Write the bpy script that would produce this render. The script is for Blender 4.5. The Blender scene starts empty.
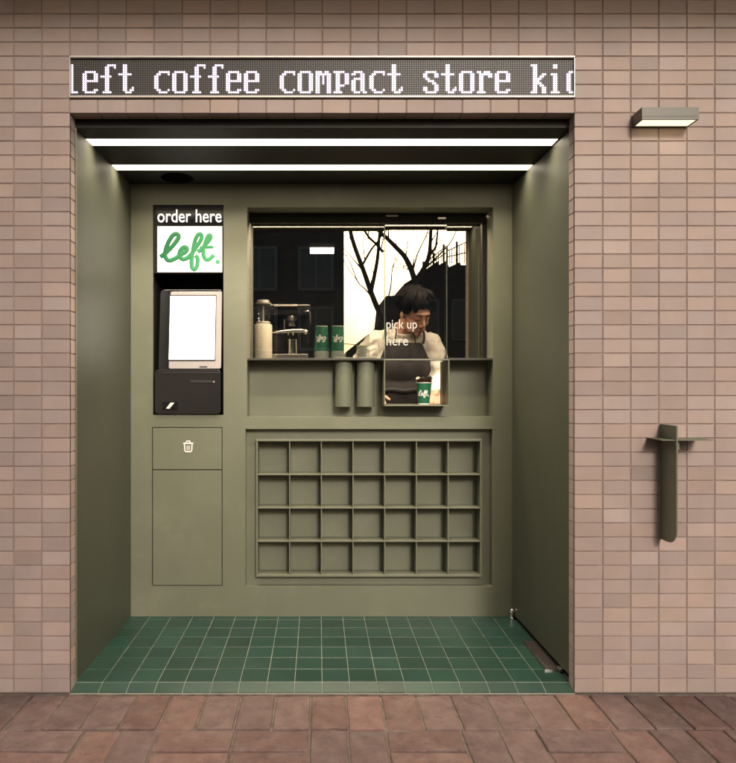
import bpy, bmesh, math, random
from mathutils import Vector, Matrix, noise
PI = math.pi
random.seed(7)
C = bpy.context.scene.collection
S = bpy.context.scene

# ------------------------------------------------------------------ camera
# front of the brick wall is the plane y = 0, the street is towards -y, z = 0 is the pavement
D0, K, CX, CY, CH = 2.45, 0.0039, 318.5, 383.4, 1.207
cam = bpy.data.cameras.new('camera'); co = bpy.data.objects.new('camera', cam); C.objects.link(co)
co.location = (0, -D0, CH); co.rotation_euler = (PI/2, 0, 0)
cam.sensor_fit = 'HORIZONTAL'; cam.sensor_width = 36
cam.lens = 36*(D0/K)/736
cam.shift_x = (368-CX)/736; cam.shift_y = (CY-381.5)/736
cam.clip_start = 0.05; cam.clip_end = 500
S.camera = co

# ------------------------------------------------------------------ light
SUN_EL, SUN_AZ = 27, 12          # azimuth from -y towards +x
SKY, SUN, EXPO = 0.125, 1.9, 0.2
w = bpy.data.worlds.new('World'); S.world = w; w.use_nodes = True
nt = w.node_tree
bg = nt.nodes['Background']; sky = nt.nodes.new('ShaderNodeTexSky'); sky.sky_type = 'NISHITA'
sky.sun_disc = False; sky.sun_elevation = math.radians(SUN_EL)
sky.air_density = 1.0; sky.dust_density = 5.0; sky.ozone_density = 1.0
sky.sun_rotation = math.radians(180-SUN_AZ)
nt.links.new(sky.outputs[0], bg.inputs[0]); bg.inputs[1].default_value = SKY
sl = bpy.data.lights.new('sun', 'SUN'); sl.energy = SUN; sl.angle = math.radians(10); sl.color = (1, .93, .87)
so = bpy.data.objects.new('sun', sl); C.objects.link(so)
d = Vector((math.sin(math.radians(SUN_AZ))*math.cos(math.radians(SUN_EL)), -math.cos(math.radians(SUN_AZ))*math.cos(math.radians(SUN_EL)), math.sin(math.radians(SUN_EL))))
so.rotation_euler = d.to_track_quat('Z', 'Y').to_euler(); so.location = d*30
S.view_settings.view_transform = 'Standard'; S.view_settings.look = 'None'
S.view_settings.gamma = 1; S.view_settings.exposure = EXPO; S.view_settings.use_curve_mapping = False
S.render.engine = 'CYCLES'
S.cycles.max_bounces = 8; S.cycles.transparent_max_bounces = 12

# ------------------------------------------------------------------ helpers
def at(px, py, d):
    s = 1 + d/D0
    return Vector(((px-CX)*K*s, d, CH + (CY-py)*K*s))
GL = 0.91                         # plane of the window glass
def across(px, py, dist):         # a point over the street seen mirrored in the window
    v = at(px, py, 2*GL + dist)
    return Vector((v.x, -dist, v.z))

class MB:
    def __init__(s): s.v = []; s.f = []; s.sm = []; s.col = []; s.c = (1, 1, 1)
    def add(s, vs, fs, smooth=False):
        n = len(s.v); s.v += [tuple(p) for p in vs]
        for f in fs: s.f.append(tuple(i+n for i in f)); s.sm.append(smooth); s.col.append(s.c)
    def box(s, x0, x1, y0, y1, z0, z1):
        s.add([(x0,y0,z0),(x1,y0,z0),(x1,y1,z0),(x0,y1,z0),(x0,y0,z1),(x1,y0,z1),(x1,y1,z1),(x0,y1,z1)],
              [(0,3,2,1),(4,5,6,7),(0,1,5,4),(1,2,6,5),(2,3,7,6),(3,0,4,7)])
    def quad(s, a, b, c, d): s.add([a,b,c,d], [(0,1,2,3)])
    def hexa(s, p): s.add(p, [(0,3,2,1),(4,5,6,7),(0,1,5,4),(1,2,6,5),(2,3,7,6),(3,0,4,7)])
    def prism(s, pts, y0, y1):    # outline in x,z extruded in y (counter-clockwise seen from -y)
        n = len(pts)
        s.add([(x,y0,z) for x,z in pts]+[(x,y1,z) for x,z in pts],
              [tuple(range(n)), tuple(range(2*n-1, n-1, -1))] + [(i, i+n, (i+1)%n+n, (i+1)%n) for i in range(n)])
    def tube(s, pts, r, seg=10, squash=None, cap=True):
        pts = [Vector(p) for p in pts]; n = len(pts)
        if not hasattr(r, '__len__'): r = [r]*n
        vs, fs = [], []; prev = None
        for i, p in enumerate(pts):
            t = (pts[min(i+1,n-1)]-pts[max(i-1,0)]).normalized()
            if prev is None:
                a = Vector((0,0,1)) if abs(t.z) < .9 else Vector((1,0,0))
                u = t.cross(a).normalized()
            else:
                u = (prev - t*prev.dot(t)).normalized()
            prev = u; v = t.cross(u)
            for k in range(seg):
                a = 2*PI*k/seg; o = (u*math.cos(a)+v*math.sin(a))*r[i]
                if squash: o.y *= squash
                vs.append(p+o)
        for i in range(n-1):
            for k in range(seg):
                fs.append((i*seg+k, i*seg+(k+1)%seg, (i+1)*seg+(k+1)%seg, (i+1)*seg+k))
        if cap: fs.append(tuple(range(seg-1,-1,-1))); fs.append(tuple((n-1)*seg+k for k in range(seg)))
        s.add(vs, fs, True)
    def lathe(s, c, prof, seg=32, smooth=True):   # prof: (r, z) from bottom to top, about a vertical axis through c
        vs, fs = [], []; n = len(prof)
        for r, z in prof:
            for k in range(seg):
                a = 2*PI*k/seg; vs.append((c[0]+r*math.cos(a), c[1]+r*math.sin(a), c[2]+z))
        for i in range(n-1):
            for k in range(seg):
                fs.append((i*seg+k, i*seg+(k+1)%seg, (i+1)*seg+(k+1)%seg, (i+1)*seg+k))
        fs.append(tuple(range(seg-1,-1,-1))); fs.append(tuple((n-1)*seg+k for k in range(seg)))
        s.add(vs, fs, smooth)
    def ell(s, c, r, M=None, su=20, sv=14):
        vs, fs = [], []
        c = Vector(c)
        for i in range(sv+1):
            th = PI*i/sv
            for k in range(su):
                a = 2*PI*k/su
                p = Vector((r[0]*math.sin(th)*math.cos(a), r[1]*math.sin(th)*math.sin(a), -r[2]*math.cos(th)))
                if M: p = M @ p
                vs.append(c+p)
        for i in range(sv):
            for k in range(su):
                fs.append((i*su+k, i*su+(k+1)%su, (i+1)*su+(k+1)%su, (i+1)*su+k))
        s.add(vs, fs, True)
    def capsule(s, a, b, ra, rb, seg=16):
        a, b = Vector(a), Vector(b); n = 6; pts = [a.lerp(b, i/n) for i in range(n+1)]
        s.tube(pts, [ra+(rb-ra)*i/n for i in range(n+1)], seg)
        s.ell(a, (ra,)*3, su=14, sv=10); s.ell(b, (rb,)*3, su=14, sv=10)
    def mesh(s, name, colors=False):
        me = bpy.data.meshes.new(name); me.from_pydata(s.v, [], s.f)
        me.polygons.foreach_set('use_smooth', s.sm)
        if colors:
            ca = me.color_attributes.new('tint', 'FLOAT_COLOR', 'CORNER'); i = 0
            dat = []
            for f, c in zip(s.f, s.col):
                dat += [c[0], c[1], c[2], 1.0]*len(f)
            ca.data.foreach_set('color', dat)
        me.update(); return me
    def build(s, name, m, parent=None, bevel=0, seg=2, weld=True, colors=False):
        me = s.mesh(name, colors)
        if bevel or weld:
            bm = bmesh.new(); bm.from_mesh(me)
            if weld: bmesh.ops.remove_doubles(bm, verts=bm.verts, dist=1e-5)
            if bevel:
                es = [e for e in bm.edges if len(e.link_faces) == 2 and e.calc_face_angle(0) > .6]
                bmesh.ops.bevel(bm, geom=es, offset=bevel, segments=seg, profile=.5, affect='EDGES', clamp_overlap=True)
            for e in bm.edges:
                if len(e.link_faces) == 2 and e.calc_face_angle(0) > .6: e.smooth = False
            bm.to_mesh(me); bm.free()
        return link(name, me, m, parent)

def link(name, me, m, parent=None):
    o = bpy.data.objects.new(name, me); C.objects.link(o)
    me.materials.clear(); me.materials.append(m)
    if parent:
        bpy.context.view_layer.update() if False else None
        o.parent = parent
        o.matrix_parent_inverse = wm(parent).inverted()
    return o
def wm(o):
    m = Matrix.LocRotScale(o.location, o.rotation_euler, o.scale)
    if o.parent: m = wm(o.parent) @ o.matrix_parent_inverse @ m
    return m
def tag(o, label, cat, group=None):
    o['label'] = label; o['category'] = cat
    if group: o['group'] = group
    return o
def struct(o): o['kind'] = 'structure'; return o
def thing(name, label, cat, loc, group=None):
    o = bpy.data.objects.new(name, None); C.objects.link(o); o.location = loc; o.empty_display_size = .05
    return tag(o, label, cat, group)
def remeshed(mb, name, voxel, smooth=4, disp=None):
    me = mb.mesh(name); o = bpy.data.objects.new(name, me); C.objects.link(o)
    r = o.modifiers.new('r', 'REMESH'); r.mode = 'VOXEL'; r.voxel_size = voxel; r.use_smooth_shade = True
    if smooth:
        q = o.modifiers.new('s', 'SMOOTH'); q.factor = .5; q.iterations = smooth
    dg = bpy.context.evaluated_depsgraph_get(); dg.update()
    out = bpy.data.meshes.new_from_object(o.evaluated_get(dg)); out.name = name
    bpy.data.objects.remove(o)
    if disp:
        amp, sc = disp
        nn = [v.normal.copy() for v in out.vertices]
        for v, n in zip(out.vertices, nn):
            f = noise.noise(v.co*sc) * .6 + abs(noise.noise(v.co*sc*1.7 + Vector((3,1,7)))) * -1.0 + .3
            v.co += n*f*amp
    for p in out.polygons: p.use_smooth = True
    return out
def catmull(p, n=8):
    p = [Vector(q) for q in p]; out = []
    for i in range(len(p)-1):
        a, b, c, e = p[max(i-1,0)], p[i], p[i+1], p[min(i+2,len(p)-1)]
        for k in range(n):
            t = k/n
            out.append(.5*((2*b)+(c-a)*t+(2*a-5*b+4*c-e)*t*t+(3*b-a-3*c+e)*t**3))
    out.append(p[-1]); return out
def text_mesh(txt, size, extrude, xs=1.0, offset=0.0):
    cu = bpy.data.curves.new('text', 'FONT'); cu.body = txt; cu.size = size; cu.extrude = extrude; cu.offset = offset
    cu.resolution_u = 6
    o = bpy.data.objects.new('text', cu); C.objects.link(o)
    dg = bpy.context.evaluated_depsgraph_get(); dg.update()
    me = bpy.data.meshes.new_from_object(o.evaluated_get(dg)); bpy.data.objects.remove(o)
    # stand it up, facing -y, and fit
    me.transform(Matrix.Rotation(PI/2, 4, 'X') @ Matrix.Scale(xs, 4, (1,0,0)))
    return me
def fit_text(me, x0, x1, z0, z1, y):
    xs = [v.co.x for v in me.vertices]; zs = [v.co.z for v in me.vertices]
    for v in me.vertices:
        v.co.x = x0+(v.co.x-min(xs))/(max(xs)-min(xs))*(x1-x0)
        v.co.z = z0+(v.co.z-min(zs))/(max(zs)-min(zs))*(z1-z0)
        v.co.y += y
    return me

# ------------------------------------------------------------------ materials
def mat(name, col, rough=.5, metal=0, var=0, scale=6, bump=0, bscale=40, emit=None, estr=0, tint=False,
        stretch=(1,1,1), rvar=0, spec=None, sheen=0, trans=0, sss=0, coat=0, alpha=None):
    m = bpy.data.materials.new(name); m.use_nodes = True
    t = m.node_tree; N = t.nodes; L = t.links; b = N['Principled BSDF']
    b.inputs['Base Color'].default_value = (*col, 1); b.inputs['Roughness'].default_value = rough
    b.inputs['Metallic'].default_value = metal
    if spec is not None: b.inputs['Specular IOR Level'].default_value = spec
    if trans: b.inputs['Transmission Weight'].default_value = trans
    if sss: b.inputs['Subsurface Weight'].default_value = sss; b.inputs['Subsurface Radius'].default_value = (.01,.004,.002)
    if coat: b.inputs['Coat Weight'].default_value = coat; b.inputs['Coat Roughness'].default_value = .1
    if sheen: b.inputs['Sheen Weight'].default_value = sheen
    if emit: b.inputs['Emission Color'].default_value = (*emit, 1); b.inputs['Emission Strength'].default_value = estr
    if var or bump or rvar:
        g = N.new('ShaderNodeTexCoord'); mp = N.new('ShaderNodeMapping'); L.new(g.outputs['Object'], mp.inputs[0])
        mp.inputs['Scale'].default_value = stretch
    csrc = None
    if var:
        n = N.new('ShaderNodeTexNoise'); n.inputs['Scale'].default_value = scale; n.inputs['Detail'].default_value = 6
        n.inputs['Roughness'].default_value = .6
        L.new(mp.outputs[0], n.inputs['Vector'])
        r = N.new('ShaderNodeMapRange'); r.inputs[1].default_value = .3; r.inputs[2].default_value = .7
        r.inputs[3].default_value = 1-var; r.inputs[4].default_value = 1+var; L.new(n.outputs[0], r.inputs[0])
        mx = N.new('ShaderNodeMix'); mx.data_type = 'RGBA'; mx.blend_type = 'MULTIPLY'; mx.inputs[0].default_value = 1
        mx.inputs[6].default_value = (*col, 1); L.new(r.outputs[0], mx.inputs[7]); csrc = mx.outputs[2]
    if tint:
        a = N.new('ShaderNodeVertexColor'); a.layer_name = 'tint'
        mx = N.new('ShaderNodeMix'); mx.data_type = 'RGBA'; mx.blend_type = 'MULTIPLY'; mx.inputs[0].default_value = 1
        if csrc: L.new(csrc, mx.inputs[6])
        else: mx.inputs[6].default_value = (*col, 1)
        L.new(a.outputs[0], mx.inputs[7]); csrc = mx.outputs[2]
    if csrc: L.new(csrc, b.inputs['Base Color'])
    if rvar:
        n = N.new('ShaderNodeTexNoise'); n.inputs['Scale'].default_value = scale*.7; n.inputs['Detail'].default_value = 8
        L.new(mp.outputs[0], n.inputs['Vector'])
        r = N.new('ShaderNodeMapRange'); r.inputs[1].default_value = .3; r.inputs[2].default_value = .7
        r.inputs[3].default_value = rough-rvar; r.inputs[4].default_value = rough+rvar
        L.new(n.outputs[0], r.inputs[0]); L.new(r.outputs[0], b.inputs['Roughness'])
    if bump:
        n = N.new('ShaderNodeTexNoise'); n.inputs['Scale'].default_value = bscale; n.inputs['Detail'].default_value = 5
        L.new(mp.outputs[0], n.inputs['Vector'])
        bp = N.new('ShaderNodeBump'); bp.inputs['Strength'].default_value = bump; bp.inputs['Distance'].default_value = .004
        L.new(n.outputs[0], bp.inputs['Height']); L.new(bp.outputs[0], b.inputs['Normal'])
    return m
def noisy(m):  # access helper
    return m.node_tree.nodes, m.node_tree.links

M = {}
M['tile'] = mat('facade_tile', (.345,.262,.224), .62, var=.08, scale=5, tint=True, bump=0)
# fine vertical combing of the facade tiles
N, L = noisy(M['tile'])
wv = N.new('ShaderNodeTexNoise'); wv.inputs['Scale'].default_value = 1; wv.inputs['Detail'].default_value = 3
tc = N.new('ShaderNodeTexCoord'); mp = N.new('ShaderNodeMapping'); mp.inputs['Scale'].default_value = (520, 520, 14)
L.new(tc.outputs['Object'], mp.inputs[0]); L.new(mp.outputs[0], wv.inputs['Vector'])
bp = N.new('ShaderNodeBump'); bp.inputs['Strength'].default_value = .35; bp.inputs['Distance'].default_value = .0012
L.new(wv.outputs[0], bp.inputs['Height']); L.new(bp.outputs[0], N['Principled BSDF'].inputs['Normal'])
M['grout'] = mat('wall_grout', (.26,.195,.165), .9, var=.2, scale=12, bump=.4, bscale=200)
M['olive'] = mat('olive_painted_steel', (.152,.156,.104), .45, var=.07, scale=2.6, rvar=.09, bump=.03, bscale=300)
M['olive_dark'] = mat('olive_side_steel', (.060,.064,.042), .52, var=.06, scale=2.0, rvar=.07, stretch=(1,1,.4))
M['ceil'] = mat('ceiling_black_steel', (.017,.016,.012), .6, var=.15, scale=3, spec=.25)
M['black'] = mat('matt_black', (.012,.011,.010), .6)
M['glossblack'] = mat('gloss_black', (.012,.012,.012), .12)
M['led'] = mat('led_diffuser', (.9,.88,.8), .5, emit=(1,.86,.66), estr=4)
M['green'] = mat('green_glazed_tile', (.016,.047,.031), .40, var=.15, scale=3.5, tint=True, rvar=.1, bump=.05, bscale=60)
M['fgrout'] = mat('floor_grout', (.27,.29,.235), .85, var=.2, scale=20)
M['paver'] = mat('clay_paver', (.155,.090,.072), .8, var=.25, scale=16, tint=True, bump=.9, bscale=130)
N, L = noisy(M['paver'])        # pale lime bloom and dark dirt in patches
b = N['Principled BSDF']; src = b.inputs['Base Color'].links[0].from_socket
tc = N.new('ShaderNodeTexCoord'); n1 = N.new('ShaderNodeTexNoise'); n1.inputs['Scale'].default_value = 9; n1.inputs['Detail'].default_value = 10; n1.inputs['Roughness'].default_value = .75
L.new(tc.outputs['Object'], n1.inputs['Vector'])
r1 = N.new('ShaderNodeMapRange'); r1.inputs[1].default_value = .48; r1.inputs[2].default_value = .75; r1.inputs[4].default_value = .5; L.new(n1.outputs[0], r1.inputs[0])
mx = N.new('ShaderNodeMix'); mx.data_type = 'RGBA'; L.new(r1.outputs[0], mx.inputs[0]); L.new(src, mx.inputs[6]); mx.inputs[7].default_value = (.25,.19,.165,1)
n2 = N.new('ShaderNodeTexNoise'); n2.inputs['Scale'].default_value = 22; n2.inputs['Detail'].default_value = 10; n2.inputs['Roughness'].default_value = .7
L.new(tc.outputs['Object'], n2.inputs['Vector'])
r2 = N.new('ShaderNodeMapRange'); r2.inputs[1].default_value = .56; r2.inputs[2].default_value = .72; r2.inputs[4].default_value = .6; L.new(n2.outputs[0], r2.inputs[0])
mx2 = N.new('ShaderNodeMix'); mx2.data_type = 'RGBA'; L.new(r2.outputs[0], mx2.inputs[0]); L.new(mx.outputs[2], mx2.inputs[6]); mx2.inputs[7].default_value = (.055,.038,.032,1)
L.new(mx2.outputs[2], b.inputs['Base Color'])
M['joint'] = mat('paver_joint_sand', (.15,.115,.09), .95, var=.35, scale=14, bump=.8, bscale=120)
M['asphalt'] = mat('asphalt', (.05,.05,.052), .9, var=.2, scale=30, bump=.6, bscale=200)
M['concrete'] = mat('shade_overhang_render', (.10,.075,.06), .8, var=.1, scale=4)
M['alu'] = mat('aluminium', (.60,.55,.48), .5, metal=.55)
M['steel'] = mat('brushed_steel', (.55,.52,.48), .25, metal=1, var=.1, scale=40)
M['chrome'] = mat('chrome', (.9,.87,.82), .08, metal=1)
M['panelbrown'] = mat('led_matrix_board', (.022,.018,.016), .6)
M['dotoff'] = mat('unlit_led', (.12,.105,.09), .4)
M['doton'] = mat('lit_led', (.8,.75,.9), .4, emit=(.82,.71,.93), estr=.8)
M['signwhite'] = mat('lightbox_white', (.9,.9,.88), .4, emit=(1,.97,.92), estr=.72)
M['letters'] = mat('lightbox_letters', (.9,.9,.88), .4, emit=(1,.93,.86), estr=.6)
M['screen'] = mat('touch_screen', (.9,.9,.9), .15, emit=(1,.97,.92), estr=.66)
M['white'] = mat('white_print', (.75,.72,.66), .6)
M['kiosk'] = mat('kiosk_grey_plastic', (.020,.018,.017), .24, var=.1, scale=5)
M['kioskl'] = mat('kiosk_silver_bezel', (.48,.44,.41), .25, metal=.3)
M['cupgreen'] = mat('green_paper_cup', (.018,.13,.065), .4, var=.06, scale=30)
M['cuprim'] = mat('cup_rim_plastic', (.62,.66,.58), .3)
M['clear'] = mat('clear_plastic', (.9,.92,.9), .08, trans=1); M['clear'].node_tree.nodes['Principled BSDF'].inputs['IOR'].default_value = 1.15
M['coffee'] = mat('dark_coffee', (.05,.012,.008), .2)
M['cream'] = mat('cream_plastic', (.82,.74,.55), .4, var=.04)
M['skin'] = mat('skin', (.56,.30,.19), .48, var=.07, scale=25, sss=.12, bump=.05, bscale=300)
M['lip'] = mat('lips', (.36,.13,.10), .45)
M['hair'] = mat('black_hair', (.0035,.0025,.002), .6, spec=.12, var=.3, scale=60)
M['shirt'] = mat('cream_cotton', (.80,.74,.64), .85, var=.05, scale=14, bump=.5, bscale=60, sheen=.2)
M['apron'] = mat('dark_grey_canvas', (.028,.023,.022), .9, var=.12, scale=50, bump=.3, bscale=400)
M['trouser'] = mat('dark_trousers', (.03,.03,.032), .9)
M['lamp'] = mat('olive_grey_lamp_metal', (.12,.115,.092), .4, var=.04)
M['lampled'] = mat('lamp_diffuser', (.9,.9,.85), .4, emit=(1,.84,.50), estr=1.35)
M['fin'] = mat('olive_wall_bracket', (.15,.16,.10), .45, var=.05)
M['fin_dark'] = mat('dark_olive_ledge', (.035,.034,.024), .5)
M['tube'] = mat('olive_tube_paint', (.115,.125,.082), .55, var=.05, scale=8)
M['grille'] = mat('speaker_cloth', (.004,.004,.004), .9, spec=.0)
M['vinyl'] = mat('white_window_vinyl', (.42,.40,.37), .7)
M['room'] = mat('dark_interior', (.018,.017,.016), .7)
M['bark'] = mat('dark_bark', (.045,.038,.032), .9, var=.3, scale=8, bump=.6, bscale=20)
M['bwall'] = mat('dark_render', (.035,.031,.029), .85, var=.5, scale=1.6)
M['bwall2'] = mat('weathered_brick_wall', (.035,.03,.028), .85, var=.25, scale=1.2)
M['bglass'] = mat('dark_window_glass', (.035,.033,.033), .12, spec=.3)
M['bframe'] = mat('grey_window_frame', (.11,.10,.095), .6)
M['iron'] = mat('dark_iron', (.02,.02,.02), .5)
M['edge'] = mat('polished_glass_edge', (.10,.12,.10), .15)
M['rubber'] = mat('black_rubber', (.02,.02,.02), .8)
M['fillglow'] = mat('fill_light_glow', (.9,.9,.9), .4, emit=(1,.82,.60), estr=100)  # glow of the unseen light added over the barista
M['fillglow2'] = mat('interior_lamp_panel', (.9,.9,.9), .4, emit=(1,.93,.82), estr=6)

def soil(m, scale, lo, hi, col, amt, stretch=(1,1,1)):
    N, L = noisy(m); b = N['Principled BSDF']; src = b.inputs['Base Color'].links[0].from_socket
    tc = N.new('ShaderNodeTexCoord'); mp = N.new('ShaderNodeMapping'); mp.inputs['Scale'].default_value = stretch; L.new(tc.outputs['Object'], mp.inputs[0])
    n = N.new('ShaderNodeTexNoise'); n.inputs['Scale'].default_value = scale; n.inputs['Detail'].default_value = 12; n.inputs['Roughness'].default_value = .72; L.new(mp.outputs[0], n.inputs['Vector'])
    r = N.new('ShaderNodeMapRange'); r.inputs[1].default_value = lo; r.inputs[2].default_value = hi; r.inputs[4].default_value = amt; L.new(n.outputs[0], r.inputs[0])
    x = N.new('ShaderNodeMix'); x.data_type = 'RGBA'; L.new(r.outputs[0], x.inputs[0]); L.new(src, x.inputs[6]); x.inputs[7].default_value = (*col, 1); L.new(x.outputs[2], b.inputs['Base Color'])
soil(M['olive'], 5, .54, .74, (.24,.235,.17), .35)
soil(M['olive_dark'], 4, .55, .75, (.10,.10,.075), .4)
soil(M['tile'], 1.6, .5, .75, (.25,.19,.16), .35, (1,1,.35))
soil(M['tile'], 60, .60, .72, (.22,.15,.12), .35)
soil(M['green'], 9, .56, .72, (.045,.06,.048), .4)
soil(M['paver'], 140, .58, .66, (.06,.042,.036), .55)
soil(M['paver'], 90, .62, .70, (.33,.25,.21), .5)
soil(M['joint'], 30, .5, .7, (.05,.04,.033), .8)
soil(M['fgrout'], 6, .5, .7, (.12,.13,.11), .7)
# green gradient of the printed word on the lightbox
m = mat('green_logo_print', (.01,.25,.06), .5); M['logo'] = m
N, L = noisy(m); tc = N.new('ShaderNodeTexCoord'); sp = N.new('ShaderNodeSeparateXYZ'); L.new(tc.outputs['Object'], sp.inputs[0])
r = N.new('ShaderNodeMapRange'); r.inputs[1].default_value = -.82; r.inputs[2].default_value = -.52; L.new(sp.outputs[0], r.inputs[0])
mx = N.new('ShaderNodeMix'); mx.data_type = 'RGBA'; mx.inputs[6].default_value = (.002,.12,.035,1); mx.inputs[7].default_value = (.045,.29,.10,1)
L.new(r.outputs[0], mx.inputs[0]); L.new(mx.outputs[2], N['Principled BSDF'].inputs['Base Color'])
L.new(mx.outputs[2], N['Principled BSDF'].inputs['Emission Color']); N['Principled BSDF'].inputs['Emission Strength'].default_value = .25

# coated window glass: part mirror, part clear
def glassmat(name, fac, tintc=(1,1,1)):
    m = bpy.data.materials.new(name); m.use_nodes = True; N = m.node_tree.nodes; L = m.node_tree.links; N.clear()
    o = N.new('ShaderNodeOutputMaterial'); mi = N.new('ShaderNodeMixShader'); tr = N.new('ShaderNodeBsdfTransparent'); gl = N.new('ShaderNodeBsdfGlossy')
    gl.inputs['Roughness'].default_value = 0; gl.inputs['Color'].default_value = (*tintc, 1); mi.inputs[0].default_value = fac
    tr.inputs['Color'].default_value = (.97,.97,.96,1)
    L.new(tr.outputs[0], mi.inputs[1]); L.new(gl.outputs[0], mi.inputs[2]); L.new(mi.outputs[0], o.inputs[0]); return m
M['glass'] = glassmat('mirror_coated_glass', .36, (1,.95,.83))
M['hopper'] = glassmat('smoked_hopper_plastic', .12)

# ================================================================== SETTING
# ---- pavement: clay pavers in basket weave with one soldier course along the wall
pv = MB(); pj = MB()
def paver(x0, x1, y0, y1):
    g = .0026 + random.random()*.002
    x0 += g; x1 -= g; y0 += g; y1 -= g
    h = random.uniform(-.0025, .0015); tx = random.uniform(-.006,.006); ty = random.uniform(-.006,.006)
    cx, cy = (x0+x1)/2, (y0+y1)/2; a = random.uniform(-.006,.006)
    q = random.random(); br = random.uniform(.78,1.12)
    pv.c = (br*(1.05 if q < .4 else .95), br*(1 if q < .4 else 1.02), br*(1 if q < .4 else 1.08))
    def z(x, y): return -.004+h+tx*(x-cx)/.13*.5+ty*(y-cy)/.13*.5
    def rt(x, y): return (cx+(x-cx)*math.cos(a)-(y-cy)*math.sin(a), cy+(x-cx)*math.sin(a)+(y-cy)*math.cos(a))
    rows = []; nn = 5
    ol = [(x0+(x1-x0)*i/nn, y0) for i in range(nn)]+[(x1, y0+(y1-y0)*i/nn) for i in range(nn)]+[(x1-(x1-x0)*i/nn, y1) for i in range(nn)]+[(x0, y1-(y1-y0)*i/nn) for i in range(nn)]
    jit = [(random.uniform(-.0011,.0011), random.uniform(-.0011,.0011)) for _ in ol]
    k_ = random.randrange(len(ol)); chip = random.random() < .3
    for ins, dz in ((0,-.05),(0,-.0055),(.0018,-.0018),(.006,0)):
        for i, ((X, Y), (jx, jy)) in enumerate(zip(ol, jit)):
            e = ins+(.006 if chip and i == k_ and dz > -.05 else 0)
            X = min(max(X, x0+e), x1-e); Y = min(max(Y, y0+e), y1-e)
            u, v = rt(X+jx, Y+jy); rows.append((u, v, z(X, Y)+dz))
    m_ = len(ol)
    fs = [(i*m_+k, i*m_+(k+1)%m_, (i+1)*m_+(k+1)%m_, (i+1)*m_+k) for i in range(3) for k in range(m_)] + [tuple(range(3*m_, 4*m_))]
    pv.add(rows, fs)
P = .131
n0 = -26
for i in range(n0, 34):
    x = -.03+i*P*1.03
    paver(x, x+P*1.03, -.25, -.004)
kinds = {-4:'H',-3:'V',-2:'H',-1:'H',0:'V',1:'H',2:'V',3:'H',4:'V',5:'V',6:'H'}
# cell index 0 begins at x = -.03
for r in range(0, 14):
    y1 = -.25-r*2*P; y0 = y1-2*P
    for c in range(-13, 17):
        x = -.03+c*2*P
        kd = kinds.get(c, 'H' if c % 2 == 0 else 'V')
        if r % 2: kd = 'V' if kd == 'H' else 'H'
        if kd == 'H': paver(x, x+2*P, y0, y0+P); paver(x, x+2*P, y0+P, y1)
        else: paver(x, x+P, y0, y1); paver(x+P, x+2*P, y0, y1)
struct(pv.build('pavement', M['paver'], colors=True, weld=False))
pj.box(-3.45, 4.4, -3.93, -.0065, -.08, -.0115); pj.box(-3.45, 4.4, -.0064, .02, -.08, -.0035)
struct(pj.build('pavement_bed', M['joint']))
kb = MB(); kb.box(-3.45, 4.4, -4.08, -3.932, -.25, -.008)
struct(kb.build('kerb', mat('granite_kerb', (.25,.24,.23), .8, var=.2, scale=20), bevel=.008))
gr = MB(); gr.quad((-150,-150,-.13),(150,-150,-.13),(150,150,-.13),(-150,150,-.13))
struct(gr.build('ground', M['asphalt']))

# ---- alcove floor: green tiles with a sloped first half row
FZ = .0172; X0, X1 = -.970, .9985; MODX = (X1-X0)/18; YB = .76
fl = MB(); fg = MB()
fg.hexa([(X0,0,-.05),(X1,0,-.05),(X1+.04,.058,-.05),(X0-.02,.058,-.05),(X0,0.001,-.0035),(X1,0.001,-.0035),(X1,.057,FZ-.003),(X0,.057,FZ-.003)])
fg.box(X0-.02, X1-.001, .0575, YB+.02, -.05, FZ-.003)
struct(fg.build('floor_grout_bed', M['fgrout']))
def ftile(x0, x1, y0, y1, zf):
    g = .0019; b = random.uniform(.82,1.15); fl.c = (b*random.uniform(.92,1.1), b, b*random.uniform(.95,1.1))
    x0 += g*.75; x1 -= g*.75; y0 += g*1.5; y1 -= g*1.5; e = .0015
    dz = random.uniform(-.0004,.0004)
    lo = [(x0,y0,zf(y0)-.004),(x1,y0,zf(y0)-.004),(x1,y1,zf(y1)-.004),(x0,y1,zf(y1)-.004)]
    mi = [(x0,y0,zf(y0)-.001+dz),(x1,y0,zf(y0)-.001+dz),(x1,y1,zf(y1)-.001+dz),(x0,y1,zf(y1)-.001+dz)]
    hi = [(x0+e,y0+e,zf(y0)+dz),(x1-e,y0+e,zf(y0)+dz),(x1-e,y1-e,zf(y1)+dz),(x0+e,y1-e,zf(y1)+dz)]
    fl.add(lo+mi+hi, [(i*4+k,i*4+(k+1)%4,i*4+4+(k+1)%4,i*4+4+k) for i in range(2) for k in range(4)]+[(8,9,10,11)])
for i in range(18):
    x = X0+i*MODX; ftile(x, x+MODX, .001, .057, lambda y: FZ*(y/.057))
for i in range(18):
    x = X0+i*MODX
    for j in range(7):
        y0 = .057+j*.1094; y1 = min(y0+.1094, YB+.012)
        ftile(x, x+MODX, y0, y1, lambda y: FZ)
struct(fl.build('floor', M['green'], colors=True, weld=False))

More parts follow.
